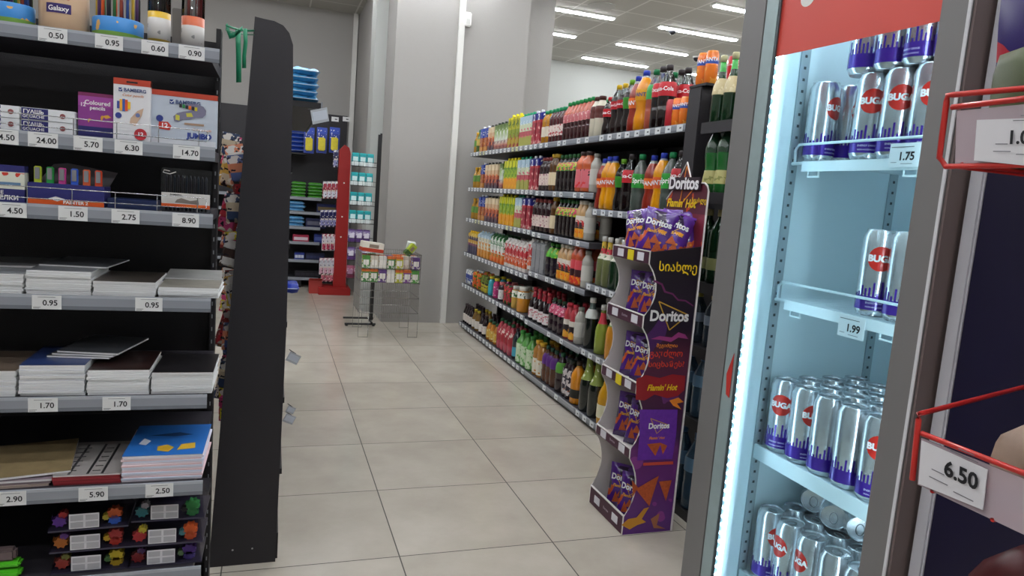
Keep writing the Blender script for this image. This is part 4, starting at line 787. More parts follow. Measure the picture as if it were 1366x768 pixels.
mk_book(.14, .19, .004, COV('#a8a8a6', '#8c8c88', 8)).put((XA(252, 3, .05), 2.06, sh[3][1]+.0165+.0263), .05, 1, 'loose pale book lying back on the rightmost fourth shelf stack', 'exercise book', g)
g = 'exercise books on the fifth shelf'
stack(4, -50, 21, 10, .0062, COV('#6a5c50', '#8a7a6a', 12), 'brown grey book', 'exercise book', 'leftmost stack on fifth shelf', g, base='#d8d8dc')
a, zt, w = stack(4, 24, 113, 12, .0062, COV('#2a3a68', '#5a6a8a', 14), 'blue covered book', 'exercise book', 'second stack on fifth shelf', g, base='#dcdce2')
stack(4, 115, 199, 10, .0062, COV('#2a1a18', '#c8762a', 16), 'dark book with orange glow', 'exercise book', 'third stack on fifth shelf', g)
stack(4, 201, 284, 9, .0062, COV('#1e1c1e', '#5a4a44', 18), 'black patterned book', 'exercise book', 'rightmost stack on fifth shelf', g)
lb = mk_book(.14, .19, .005, COV('#4a4c50', '#34363a', 10)); 
for k in range(3): lb.put((XA(100, 4, .05)+.01*k, 1.93, zt+.0004+k*.0054), -.16-.03*k, 1, 'loose dark grey book, %s of three askew on the blue fifth shelf stack' % ['lowest', 'middle', 'topmost'][k], 'exercise book', g)
# sixth shelf: magazines and colouring books
def mags(u0, u1, n, t, base, cover, names, jit, rz0, desc, grp, extra=None):
    i = 5; xa, xb = XA(u0, i, .015), XA(u1, i, .015); w = xb-xa; z = sh[i][1]+.0165; out = None
    for k in range(n):
        last = k == n-1
        def mk(c=cover if last else mat(base[k % len(base)], .5), e=mat(base[k % len(base)] if not last else '#d8d4d4', .6)):
            r = empty('magazine'); MB().box(-w/2, w/2, 0, .22, 0, t-.0012).build('pages', e, r); MB().box(-w/2-.0005, w/2+.0005, -.0005, .2205, t-.0011, t-.0003).build('cover', c, r); return r
        out = Proto(mk).put(((xa+xb)/2+random.uniform(-jit, jit), sh[i][0]+.015+random.uniform(0, jit), z+k*t), rz0+random.uniform(-.02, .02), 1, names[k] if k < len(names) else '%s, %s from bottom of its pile on sixth shelf' % (desc, ORD[k]), 'magazine', grp)
    return out, w
mags(-30, 66, 3, .006, ['#a8968c', '#8c7c80'], mat('#8a7a84', .4, var=.3, bscale=14), [], .004, .04, 'lilac grey magazine', 'magazines on the sixth shelf')
bm = mk_book(.21, .2, .006, COV('#8a7858', '#6a5a3c', 9)).put((XA(22, 5, .02), 1.80, sh[5][1]+.037), .18, 1, 'beige brown magazine lying tilted on the lilac magazines', 'magazine', None); bm.rotation_euler = (.04, -.03, .14)
o, w = mags(70, 160, 6, .0042, ['#8a2a30', '#a03038'], mat('#97928f', .4), [], .002, 0, 'red edged colouring book', 'colouring books with red edges')
for k, (a, b, c) in enumerate([(-.3, -.26, '#2a2a2c'), (-.02, .02, '#2a2a2c'), (.2, .24, '#2a2a2c')]): MB().box(a*w, b*w, .002, .2, .0042, .0045).build('printed_line', mat(c, .5), o)
mb = MB()
for k in range(6): mb.tube([(-w*.42, .02+k*.03, .0044), (-w*.2, .025+k*.03, .0044)], .0012, 4); mb.tube([(w*.05, .02+k*.03, .0044), (w*.17, .02+k*.03, .0044)], .0012, 4)
mb.build('printed_drawing', mat('#4a4648', .5), o)
o, w = mags(163, 270, 14, .0046, ['#e0d8e0', '#d8dcec', '#e4c8cc'], mat('#2a6ab8', .35), [], .003, 0, 'pale edged activity book', 'activity books with blue cover on top')
def bend_book(o): o.rotation_euler.y = -.04; o.rotation_euler.z = .06
for nm, c, q in [('printed_patch', '#16305a', [(-.3, .14), (.1, .16), (.3, .14), (.05, .13)]), ('printed_patch', '#c8a02a', [(-.1, .03), (.05, .02), (.1, .05), (.0, .07), (-.12, .06)]), ('printed_patch', '#c8a02a', [(.15, .03), (.38, .04), (.36, .08), (.18, .07)]), ('printed_patch', '#d8dde8', [(-.38, .08), (-.28, .07), (-.24, .1), (-.34, .12)])]:
    MB().add([(a*w, b, .0046) for a, b in q], [tuple(range(len(q)))]).build(nm, mat(c, .5), o)
# bottom: bagged play sets
def mk_playset(cols, tint):
    def mk():
        r = empty('toy_pack'); w, d, h = .165, .13, .048
        MB().box(-w/2, w/2, 0, d, 0, .004).build('tray', mat('#3a3648', .4), r)
        v = [(-w/2, 0, .004), (w/2, 0, .004), (w/2, d, .004), (-w/2, d, .004), (-w/2+.01, .004, h), (w/2-.012, .004, h), (w/2-.02, d-.02, h+.004), (-w/2+.02, d-.02, h+.004)]
        MB().add(v, [(0, 1, 5, 4), (1, 2, 6, 5), (2, 3, 7, 6), (3, 0, 4, 7), (4, 5, 6, 7)]).build('clear_cover', clear('#e8e6ec', .12, .15), r)
        MB().box(-.04, .022, -.0014, -.0006, .006, .042).build('white_label', mat('#cfcdd0', .6), r)
        mb = MB()
        for a in range(2):
            for b in range(2): mb.box(-.037+a*.031, -.011+a*.031, -.0022, -.0016, .009+b*.017, .022+b*.017)
        mb.build('printed_box', mat('#a8a6aa', .6), r)
        for k, (x, z, s, c) in enumerate([(-.062, .02, .013, cols[0]), (-.055, .036, .008, cols[1]), (.052, .03, .014, cols[2]), (.052, .014, .012, cols[3]), (.034, .022, .007, cols[4])]):
            pts = []
            s *= 1.25
            for q in range(16):
                a = q*math.pi/8; rr = s*(1 if q % 2 else .72); pts.append((x+rr*math.cos(a), .012, z+rr*math.sin(a)*.9))
            MB().prism(pts, (0, .02, 0)).build('toy_piece', mat(c, .35), r)
        return r
    return Proto(mk)
cs = [['#6a3a9a', '#c83a3a', '#d8642a', '#3a6ac8', '#c8b83a'], ['#c8762a', '#7a4a9a', '#b83a34', '#c83a2a', '#d8b02a'], ['#b84a3a', '#8a8a3a', '#d8c02a', '#c8a82a', '#5a8a4a']]
cs2 = [['#c83a3a', '#d8c83a', '#e0642a', '#d85a2a', '#4a8a8a'], ['#8a2a2a', '#5a3a6a', '#5a3a8a', '#4a3a7a', '#6a8a5a'], ['#3a8a8a', '#c8c8c8', '#3a9a4a', '#3a8a4a', '#2a2a2a']]
for k in range(3):
    mk_playset(cs[2-k], 0).put((XA(118, 6, 0, .5)-.002*k, 1.80, sh[6][1]+.0168+k*.053), .02*k, 1, 'clear plastic toy pack, %s of the left pile below the magazines' % ['lowest', 'middle', 'topmost'][k], 'toy pack', 'clear toy packs on the bottom shelf')
for k in range(3):
    mk_playset([cs2[1], cs2[0], cs2[2]][k], 0).put((XA(219, 6, 0, .5)+.002*k, 1.80+.02*(k == 2), sh[6][1]+.0168+k*.053), -.01*k, 1, 'clear plastic toy pack, %s of the right pile below the magazines' % ['lowest', 'middle', 'topmost'][k], 'toy pack', 'clear toy packs on the bottom shelf')
xg = XA(2, 6, 0, .47); R = empty('toy_gun', (xg, 1.80, sh[6][1]+.0168))
MB().box(-.06, .03, 0, .03, 0, .02, bev=.006).box(-.06, .03, 0, .03, .026, .04, bev=.005).build('green_body', mat('#5ac82a', .35), R); MB().box(-.05, .02, .002, .028, .0405, .07, bev=.006).build('grey_top', mat('#6a5a5a', .5), R); tag(R, 'bright green toy in the lower left frame corner', 'toy')
# ------------------------------------------------------------------ gondola B behind, with the tall tapered end panel
B_ = empty('gondola_end_panel', (-.06, 2.585, 0)); pts2 = [(278, 757), (340, 22), (352, 25), (366, 28), (378, 34), (386, 44), (391, 60), (391, 120), (382, 440), (367, 752)]
pl = [W(u, v, 'y', 2.585)-Vector((-.06, 2.585, 0)) for u, v in pts2]
for p in (pl[0], pl[-1]): p.z = 0
MB().prism([(p.x, 0, p.z) for p in pl], (0, .018, 0)).build('panel', CHAR, B_)
for u in (318, 344, ): 
    p = W(u*1.0, 738-(u-318)*.05, 'y', 2.584)-Vector((-.06, 2.585, 0)); o = disc('screw', mat('#b8b8ba', .3, metal=.8), B_, p.x-.02, .06, .0035, -.001, 10)
tag(B_, 'tall black tapered end panel with rounded top corner', 'shelving end panel')
G = empty('gondola_shelving', (-.02, 3.8, 0))
MB().box(-.01, .0, -1.19, 1.2, .1, 1.65).build('back_panel', BLACK, G); MB().box(-.1, .08, -1.19, 1.2, 0, .1).build('base_plinth', BLACK, G)
for z in (.35, .62, .9, 1.18, 1.45): MB().box(.001, .085, -1.19, 1.2, z-.02, z).build('shelf', BLACK, G)
s = MB().box(.001, .215, -.42, 1.2, 1.735, 1.76).build('shelf', BLACK, G); MB().box(.216, .222, -.42, 1.2, 1.725, 1.765).build('price_rail', GRAYM, s); MB().box(-.01, 0, -.42, 1.2, 1.651, 1.734).build('back_panel', BLACK, G)
tag(G, 'dark narrow shelving run hidden behind the tall tapered panel', 'shelving')
# blue packs on its top shelf
PKB = art([(0, '#4a9cd0'), (.5, '#5ab0dc'), (1, '#6ac0e8')], [(20, .64, '#3a86b8', 0, 1)], .3, coat=.3)
def mk_soft(w, d, t, m, nm='soft_pack'):
    def mk():
        r = empty(nm); v, f, _ = pillow(w, d, t, 12, (6, 8, .4)); MB().add([(x, z-d/2, y+t/2) for x, y, z in v], f, 0, True).build('pack', m, r)
        MB().box(-w/2+.01, w/2-.01, -d/2-.01, -d/2+.004, t/2-.001, t/2+.001).build('seam', mat('#c8d0d8', .4), r); return r
    return Proto(mk)
sp = mk_soft(.13, .3, .032, PKB, 'napkin_pack')
for k in range(5): sp.put((.122, 3.58, 1.762+k*.031), .02*(-1)**k, 1, 'light blue soft pack on the high shelf, %s from the bottom' % ORD[k], 'soft pack', 'light blue packs stacked on the high shelf')
def flag(x, y, z, label, s=1, tilt=.3):
    r = empty('tag_holder', (x, y, z)); MB().box(-.035*s, .035*s, -.001, .001, -.05*s, .0).build('clear_holder', mat('#c2c6cc', .2, alpha=.75), r); MB().box(-.03*s, .03*s, -.0025, -.0015, -.04*s, -.008*s).build('card', mat('#b9c0ca', .5), r); MB().tube([(0, 0, 0), (-.04*s, .01, .004)], .002).build('clip', CHAR, r); r.rotation_euler = (.1, tilt, .5); tag(r, label, 'tag holder')
flag(.185, 3.37, 1.733, 'clear tag holder hanging at the corner of the high blue pack shelf', 1.25, -.3)
flag(.125, 3.3, .62, 'clear tag holder sticking past the tall panel at mid height', .9, .5); flag(.13, 3.7, .2, 'clear tag holder sticking past the tall panel near the floor', .9, .5)
flag(.115, 3.2, .40, 'dark edged tag holder past the tall panel, lower middle', .6, .5)
tag(mk_soft(.1, .15, .05, mat('#1f3aa8', .3, var=.3, bscale=40)).put((.10, 3.9, .82), 0, 1, 'dark blue bag peeking past the tall panel', 'bag'), 'dark blue soft bag peeking out right of the tall panel', 'bag')
# hanging goods on the left side of gondola B
HC = ['#c8a04a', '#d8d4d0', '#8a3a3a', '#5a6a9a', '#d88a6a', '#b83a44', '#3a4a6a', '#c8b8a0', '#c24a7a', '#e0dcd8', '#4a3a34', '#d8c83a']
def mk_card(c1, c2, h):
    def mk():
        r = empty('hanging_pack'); MB().box(-.035, .035, 0, .003, -h, 0, bev=.0008).build('backing_card', art([(0, c2), (.7, c1)], [(34, .56, '#e4e0dc', 0, 1), (30, .6, '#2a2a34', 0, 1)], .4), r)
        MB().box(-.028, .028, -.014, -.0005, -h+.008, -.03, bev=.004).build('blister', art([(0, c1), (.5, c2)], [(30, .58, '#2c2830', 0, 1), (40, .6, '#d8cfc0', 0, 1)], .2, coat=.6), r)
        MB().tube([(0, .003, -.006), (0, .10, -.006)], .0018).build('hook', WIRE, r); return r
    return Proto(mk)
cards = [mk_card(HC[k], HC[(k*5+1) % 12], .10+.02*(k % 3)) for k in range(12)]; q = 0
RN = ['topmost', 'second', 'third', 'fourth', 'fifth', 'sixth', 'seventh', 'eighth']
for row, z in enumerate([1.60, 1.46, 1.33, 1.19, 1.05, .90, .75, .6]):
    for k, y in enumerate([2.68, 2.82, 3.0, 3.25, 3.55]):
        x = -.115-.012*k-(.02 if row == 0 else 0)+random.uniform(-.01, .01); q += 1
        if row == 0 and k < 2: continue
        cards[(row*3+k*2) % 12].put((x, y, z+random.uniform(-.02, .02)-.03*(row == 0)*(4-k)), 0, 1, 'hanging blister pack in the gap by the perforated upright, %s row, %s from the front' % (RN[row], ORD[k]), 'hanging pack', 'hanging packs in the gap behind the stationery shelving', rot=(.12*(k % 2), .25*math.sin(q*1.7), .3*math.sin(q)))
# green ribbon
GR = mat('#157a55', .35); P0 = W(301, 35, 'y', 2.36); P1 = W(339, 42, 'y', 2.58)
R = empty('green_ribbon', P0)
def ribbon(pts, w, nm='strip'):
    mb = MB(); v = []
    for p in pts: v += [Vector(p)-Vector((0, 0, 0)), Vector(p)+Vector(w)]
    mb.add(v, [(2*i, 2*i+1, 2*i+3, 2*i+2) for i in range(len(pts)-1)], 0, True); o = mb.build(nm, GR, R); sd = o.modifiers.new('s', 'SOLIDIFY'); sd.thickness = .001; return o
D = P1-P0
ribbon([D*t+Vector((0, 0, -.006*math.sin(math.pi*t))) for t in (0, .25, .5, .75, 1)], (0, 0, .006), 'tie_band'); ribbon([D*t+Vector((0, 0, -.012-.004*math.sin(math.pi*t))) for t in (0, .25, .5, .75, 1)], (0, 0, .003), 'tie_band')
px = lambda u, v: W(u, v, 'y', 2.42)-P0
ribbon([px(314, 40), px(314.5, 60), px(315, 85), px(315, 110)], px(321, 60)-px(314, 60), 'dangling_end'); ribbon([px(324, 38), px(325, 55), px(323, 75), px(323, 91)], px(329, 60)-px(323.5, 60), 'dangling_end')
ribbon([px(301, 38), px(306, 52), px(313, 50), px(322, 42)], Vector((.004, 0, .018)), 'bow_loop'); tag(R, 'green satin ribbon tied between the upright and the tall panel', 'ribbon')
# ------------------------------------------------------------------ far left shelving against the back wall
S = empty('wall_shelving', (.2, 10.2, 0))
MB().box(-1.2, .76, .10, .13, 0, 2.36).build('back_panel', CHAR, S); MB().box(-1.2, .2, -.42, .1, 0, .1).build('base_plinth', BLACK, S)
ZS = [1.19, 1.0, .80, .60, .36, .12]
for z in ZS: s = MB().box(-1.2, .42, -.40, .099, z-.02, z).build('shelf', mat('#55555a', .5), S); MB().box(-1.2, .42, -.41, -.4005, z-.02, z+.018).build('price_rail', mat('#8d9198', .35), s)
s = MB().box(-1.2, .22, -.40, .099, 1.76, 1.78).build('shelf', BLACK, S)
tag(S, 'dark wall shelving with blue and green packs at the far left', 'shelving')
def at(u, v, y): return W(u, v, 'y', y)
hb = mk_card('#d8c02a', '#1f3aa0', .30)
def mk_sponge():
    r = empty('hanging_pack'); w, h = .13, .33; MB().box(-w/2, w/2, 0, .006, -h, 0, bev=.002).build('backing_card', art([(0, '#1f3a9a'), (.75, '#2a4ab8')], [(40, .62, '#e8e8e8', .5, .9)], .3), r)
    MB().box(-.045, .045, -.04, -.0005, -h+.03, -.13, bev=.012).build('yellow_sponge', mat('#d8c83a', .6, var=.2, bscale=50), r); MB().tube([(0, .006, -.02), (0, .3, -.02)], .003).build('hook', WIRE, r); return r
sp = Proto(mk_sponge)
for k, u in enumerate((413, 430, 447)):
    p = at(u, 170, 9.75); sp.put(p, 0, 1, 'blue and yellow hanging pack on back wall, %s of three' % ['left', 'middle', 'right'][k], 'hanging pack', 'blue and yellow packs on the back wall')
for k, u in enumerate((398, 414, 430, 447, 462)):
    p = at(u, 159, 9.7); small_tick('hook', (p.x, p.y, p.z), 'small white hook tag above the back wall packs, %s from left' % ORD[k], 'hook tags on the back wall', '#dadada'); 
    o = [o for o in C.objects if o.get('label') == 'small white hook tag above the back wall packs, %s from left' % ORD[k]][0]; o.rotation_euler.z = 0; o.scale = (1.7, 1, 1.7)
BL = mk_soft(.2, .3, .06, mat('#1f3f98', .35, var=.25, bscale=30))
for k in range(5): BL.put((.28, 9.97, 1.782+k*.055), 0, 1, 'dark blue soft pack on the high back wall shelf, %s from bottom' % ORD[k], 'soft pack', 'dark blue packs on the back wall')
GRN = mk_soft(.2, .3, .045, mat('#4a9a2e', .4, var=.15, bscale=30))
for j, u in enumerate((398, 420)):
    for k in range(5):
        p = at(u, 255, 9.98); GRN.put((p.x, 9.98, 1.192+k*.042), 0, .95, 'green folded cloth pack, %s pile on back shelf, %s from bottom' % (['left', 'right'][j], ORD[k]), 'cloth pack', 'green packs on the back wall shelf')
LB = mk_soft(.26, .3, .05, mat('#5a9ac8', .35, var=.3, bscale=30))
for j, z0 in enumerate((1.003, .803)):
    for k in range(3): LB.put((.28+.03*(k % 2), 9.95, z0+k*.048), .1*(-1)**k, .95, 'light blue soft pack at far back, %s shelf, %s from bottom' % (['upper', 'lower'][j], ORD[k]), 'soft pack', 'light blue packs on the back wall shelves')
def mk_bx(w, d, h, m, cap=None):
    def mk():
        r = empty('product_box'); MB().box(-w/2, w/2, -d/2, d/2, 0, h, bev=.004).build('box', m, r); MB().box(-w*.35, w*.35, -d/2-.0015, -d/2-.0005, h*.3, h*.7).build('printed_panel', mat(cap or '#c8b03a', .5), r); return r
    return Proto(mk)
for name, z, u0, u1, n, w, h, m, cp in [('navy and gold box', 1.002, 424, 447, 4, .09, .13, mat('#1c2450', .4), '#6a5a3a'), ('dark navy box', .802, 410, 432, 3, .12, .13, mat('#1a2048', .4), '#5a5a6a'), ('red and pink box', .602, 392, 410, 3, .09, .1, mat('#a82a4a', .4, var=.3, bscale=40), '#d8c8d0'),
        ('blue pack box', .602, 420, 436, 3, .08, .12, mat('#1f2f78', .4), '#4a5a9a'), ('blue tin', .362, 393, 405, 3, .05, .1, mat('#2a3a8a', .3), '#c8ccd8'), ('dark blue tin', .362, 408, 432, 5, .06, .1, mat('#181c3a', .4), '#2a3058'), ('black box', .122, 394, 426, 5, .08, .1, mat('#15131a', .5), '#2a2630')]:
    P_ = mk_bx(w, .12, h, m, cp)
    for k in range(n):
        u = u0+(k+.5)*(u1-u0)/n; p = at(u, 300, 9.88); P_.put((W(u, proj(.3, 9.88, z)[1], 'y', 9.88).x, 9.9, z+.0005), 0, 1, '%s on the far back wall shelf, %s from left' % (name, ORD[k]), 'box', '%s row on the back wall shelves' % name)
# red promo stand
RD = mat('#9c1e1c', .45); RS = empty('red_promo_stand', (.79, 9.3, 0))
MB().box(-.2, .2, -.13, .27, 0, .09, bev=.006).build('base', RD, RS)
pp = [at(444, 385, 9.3), at(461, 385, 9.3), at(468, 205, 9.3), at(466, 197, 9.3), at(460, 193, 9.3), at(453, 200, 9.3)]
pp = [(p.x-.79, 0, max(.09, p.z)) for p in pp]; MB().prism(pp, (0, .12, 0)).build('front_panel', RD, RS)
for v in (244, 289, 316): p = at(459-(v-244)*.06, v, 9.298); disc('rivet', WHITE, RS, p.x-.79, p.z, .01, -.003, 10)
tag(RS, 'tall narrow red promotional stand on a red base', 'display stand')
RB = empty('red_box', (.55, 9.35, 0)); MB().box(-.07, .09, -.08, .08, 0, .17, bev=.004).build('box', mat('#a83a34', .5), RB); MB().prism([(-.07, -.08, .17), (.09, -.08, .17), (.09, -.13, .2), (-.07, -.13, .2)], (0, 0, .003)).build('flap', mat('#a83a34', .5), RB); tag(RB, 'small red cardboard box on the floor by the red stand', 'box')
tb = [mk_card(c, d, .24) for c, d in [('#d8d8e4', '#a83a4a'), ('#8a8ab8', '#2a2a5a'), ('#d8a8b8', '#c8c8d0'), ('#b83a5a', '#d8d0d8'), ('#c8687a', '#7a2a3a')]]
for row, (v, pi) in enumerate([(208, 1), (250, 0), (288, 1), (320, 3), (352, 2), (362, 4)]):
    for k in range(4):
        u = 432+k*5.5+(3 if row % 2 else 0)-row*.6; p = at(u, v-8, 9.42-.03*k); 
        if row == 0 and k < 3: u = 452
        if row == 0 and k < 3: continue
        tb[pi].put(p, 0, .9, 'hanging brush pack beside the red stand, %s row down, %s from left' % (ORD[row], ORD[k]), 'hanging pack', 'hanging packs beside the red stand')
# ------------------------------------------------------------------ wire rack with teal packs
K2 = empty('wire_rack', (.87, 7.28, 0)); bk = mat('#18181a', .4)
MB().tube([(-.14, -.12, .02), (.17, -.12, .02)], .011).tube([(-.14, .06, .05), (.17, .06, .05)], .011).tube([(.13, -.14, .035), (.13, .09, .035)], .011).build('base_frame', bk, K2)
for x, y in ((-.12, -.12), (.15, -.12)): MB().lathe([(.016, 0), (.012, .02)], 10, (x, y, 0)).build('foot', bk, K2)
MB().box(.115, .135, -.03, -.01, .03, 1.93).build('post', bk, K2); MB().box(.145, .165, .05, .07, .03, 1.95).build('post', bk, K2)
rows = [1.60, 1.41, 1.215, 1.035, .845, .665, .48]
for z in rows:
    mb = MB()
    for zz in (z, z+.045): mb.tube([(.11, -.02, zz), (-.14, -.02, zz), (-.14, -.12, zz), (.11, -.12, zz)], .002, 4)
    for k in range(6): mb.tube([(-.12+k*.045, -.12, z+.045), (-.12+k*.045, -.12, z), (-.12+k*.045, -.02, z)], .0016, 4)
    mb.build('wire_basket', bk, K2)
tag(K2, 'tall black wire rack with baskets beside the red stand', 'rack')
TE = mk_bx(.065, .04, .12, art([(0, '#d8e0e0'), (.3, '#1f9aa0'), (.9, '#2ab0b4')], [(40, .6, '#17757a', .2, .9)], .35), '#c8e4e4'); PU = mk_bx(.065, .04, .12, art([(0, '#5a3a7a'), (.5, '#8a7aa8'), (.9, '#5a3a7a')], [(40, .56, '#d8d4e0', .2, .8)], .35), '#d8d4e0'); PK = mk_bx(.065, .04, .12, art([(0, '#7a2a4a'), (.5, '#a85a78')], [(40, .56, '#d8b8c8', .2, .8)], .35), '#a87a98')
for i, z in enumerate(rows):
    for k in range(3):
        P_, nm = (TE, 'teal') if i < 4 else (PU, 'purple') if i < 6 else (PK, 'dark pink')
        P_.put((.765+k*.072, 7.21, z+.003), 0, 1.05, '%s boxed pack on the wire rack, %s row down, %s' % (nm, ORD[i], ['left', 'middle', 'right'][k]), 'pack', 'boxed packs on the wire rack')
# ------------------------------------------------------------------ wire dump bin with tea boxes
x0, x1, y0, y1 = .80, 1.36, 6.6, 7.08; cx, cy = 1.08, 6.84; Wb = empty('wire_bin', (cx, cy, 0)); a, b = (x1-x0)/2, (y1-y0)/2; chm = mat('#b4b4b4', .25, metal=.85)
def ring(z, r=.003, nm='hoop'): return MB().tube([(-a, -b, z), (a, -b, z), (a, b, z), (-a, b, z), (-a, -b, z)], r, 6).build(nm, chm, Wb)
for z in (.80, .66, .525, .38, .235): ring(z)
for sx in (-1, 1):
    for sy in (-1, 1):
        X, Y = sx*a, sy*b; MB().tube([(X, Y, .8), (X, Y, .004), (X-sx*.09, Y, .004), (X-sx*.09, Y, .2)], .003).build('leg', chm, Wb)
def grid(nm, p, q, n, z0, z1):
    mb = MB(); p, q = Vector(p), Vector(q)
    for k in range(1, n): c_ = p+(q-p)*k/n; mb.tube([(c_.x, c_.y, z0), (c_.x, c_.y, z1)], .0013, 4)
    mb.build(nm, chm, Wb)
grid('side_mesh', (-a, -b), (-a, b), 30, .235, .8); grid('side_mesh', (a, -b), (a, b), 20, .235, .8); grid('back_mesh', (-a, b), (a, b), 26, .10, .8); grid('front_mesh', (-a, -b), (a, -b), 14, .525, .8)
mb = MB()
for k in range(13): mb.tube([(-a+2*a*k/12, -b, .52), (-a+2*a*k/12, b, .52)], .0015, 4)
mb.build('bin_floor', chm, Wb); tag(Wb, 'chrome wire dump bin on legs filled with small boxes', 'wire bin')
tcol = [('#3a7a34', 'green'), ('#c8c0b0', 'cream'), ('#5a3a7a', 'purple'), ('#b8b83a', 'yellow green'), ('#d8d4cc', 'white'), ('#4a8a3a', 'leaf green'), ('#7a4a8a', 'violet')]
TB = [mk_bx(.075, .075, .125, art([(0, c), (.8, '#c8642a' if i % 3 == 0 else c)], [(40, .58, '#e0dcd0', .1, .75), (40, .6, '#c8a83a', .2, .9)], .45), '#e4e0d8') for i, (c, n) in enumerate(tcol)]
seq = [0, 0, 2, 4, 3, 6, 5]; q = 0
for lv in range(2):
    for row in range(3):
        for k in range(7):
            i = (seq[k] if row == 0 and lv == 0 else (k*3+row*2+lv*4+1) % 7); 
            if lv == 1 and (k+row) % 6 == 5: continue
            TB[i].put((.845+k*.078, 6.65+row*.1, .523+lv*.127), random.uniform(-.05, .05) if lv == 0 else random.uniform(-.3, .3)*.3, 1 if lv == 0 else .97, '%s tea box in wire bin, %s layer, %s row, %s from left' % (tcol[i][1], ['lower', 'upper'][lv], ['front', 'middle', 'back'][row], ORD[k]), 'box', 'tea boxes in the wire bin')
def lidbox(x, y, z, w, d, h, c, c2, label, rot):
    r = empty('carton_box', (x, y, z)); MB().box(-w/2, w/2, -d/2, d/2, 0, h, bev=.003).build('box', mat(c, .5), r); MB().box(-w/2-.001, w/2+.001, -d/2-.001, d/2+.001, .002, h*.38).build('lower_band', mat(c2, .5), r)
    MB().box(-w*.2, w*.25, -d/2-.003, -d/2-.0015, h*.45, h*.8).build('printed_panel', mat('#8a7a6a', .5), r); r.rotation_euler = rot; tag(r, label, 'box')
lidbox(.90, 6.72, .802, .20, .13, .09, '#ddd8cc', '#b83a24', 'white box with red lower band lying across left of bin rim', (0, .1, .1))
lidbox(1.31, 6.95, .80, .08, .06, .10, '#dce2dc', '#c8ccc4', 'small white box tilted at the right rear of the bin', (.25, .1, .1))
lidbox(1.24, 6.78, .78, .06, .07, .13, '#a8b83a', '#3a5a2a', 'yellow green box leaning at the right of the bin', (.0, .7, .1))
# ------------------------------------------------------------------ drinks fridge
FG = empty('drinks_fridge', (1.28, 1.12, 0)); fo = (-1.28, -1.12)
def BF(nm, x0, x1, y0, y1, z0, z1, m, par=FG, bev=0): return MB().box(x0+fo[0], x1+fo[0], y0+fo[1], y1+fo[1], z0, z1, bev=bev).build(nm, m, par)
FGR = mat('#7f7d7d', .45, metal=.1); INN = mat('#d5e6ec', .45)
BF('side_wall', 1.02, 1.56, 1.3445, 1.41, .1, 2.15, INN); BF('side_wall', 1.02, 1.56, .815, .853, .1, 2.15, INN); BF('back_wall', 1.52, 1.56, .8535, 1.344, .1, 2.15, INN)
BF('top_wall', 1.02, 1.56, .815, 1.41, 2.15, 2.2, FGR); BF('base', 1.0, 1.56, .815, 1.41, 0, .0995, FGR)
dr = BF('door_frame', .965, 1.0, 1.2975, 1.374, .1, 2.2, FGR, bev=.003)
for args in ((.965, 1.0, .815, .8705, .1, 2.2), (.965, 1.0, .871, 1.297, 2.08, 2.2), (.965, 1.0, .871, 1.297, .1, .2)): BF('frame_bar', *args, FGR, dr, .002)
BF('inner_strip', .966, .972, 1.2605, 1.297, .2, 2.08, mat('#9fb2b4', .35, metal=.15, var=.15, bscale=30), dr); BF('seal', .967, .970, 1.2545, 1.26, .2, 2.08, mat('#4a5458', .4), dr)
BF('glass_pane', .9735, .9765, .871, 1.262, .2, 2.08, clear('#eef6f8', .12, .02), dr)
zz = W(1027, 78, 'x', .973).z; zz2 = W(1256, 28, 'x', .973).z
rp = MB().prism([(.9732+fo[0], 1.2603+fo[1], zz), (.9732+fo[0], .871+fo[1], zz2), (.9732+fo[0], .871+fo[1], 2.08), (.9732+fo[0], 1.2603+fo[1], 2.08)], (-.0008, 0, 0)).build('red_sticker', mat('#dc5248', .4, var=.05, bscale=4), dr)
p = W(1078, -4, 'x', .972); n = 20
MB().add([(.9718+fo[0], p.y+fo[1]+.02*math.cos(2*math.pi*k/n), p.z+.018*math.sin(2*math.pi*k/n)) for k in range(n)], [tuple(range(n))]).build('printed_mark', WHITE, dr)
LED = mat('#d8f0ff', .5, emit=22); LEDW = mat('#e0f4ff', .5, emit=10)
BF('inner_post', 1.003, 1.03, 1.2885, 1.3442, .15, 2.12, INN); BF('led_strip', 1.004, 1.009, 1.281, 1.288, .2, 2.1, LEDW)
mb = MB()
for k in range(92): mb.box(1.0+fo[0], 1.0025+fo[0], 1.2885+fo[1], 1.2925+fo[1], .22+k*.0205, .2245+k*.0205)
mb.build('led_chips', LED, FG)
BF('led_strip', 1.03, 1.036, .8535, .864, .2, 2.1, mat('#e8f8ff', .5, emit=22)); BF('top_fill_light', 1.03, 1.2, .95, 1.28, 2.13, 2.1495, mat('#e8f8ff', .5, emit=10))  # the light under the fridge top is unseen, added to brighten the cans
STD = mat('#a8b6bc', .35, metal=.4)
for x in (1.118, 1.42):
    s = BF('shelf_standard', x-.012, x+.012, 1.3405, 1.344, .15, 2.1, STD); mb = MB()
    for k in range(75): mb.box(x-.003+fo[0], x+.003+fo[0], 1.3398+fo[1], 1.3404+fo[1], .18+k*.0255, .186+k*.0255)
    mb.build('slot_row', mat('#3a4448', .5), s)
SHW = mat('#d6e6ec', .35)
fz = [1.532, 1.222, .862, .545]; fx = 1.112
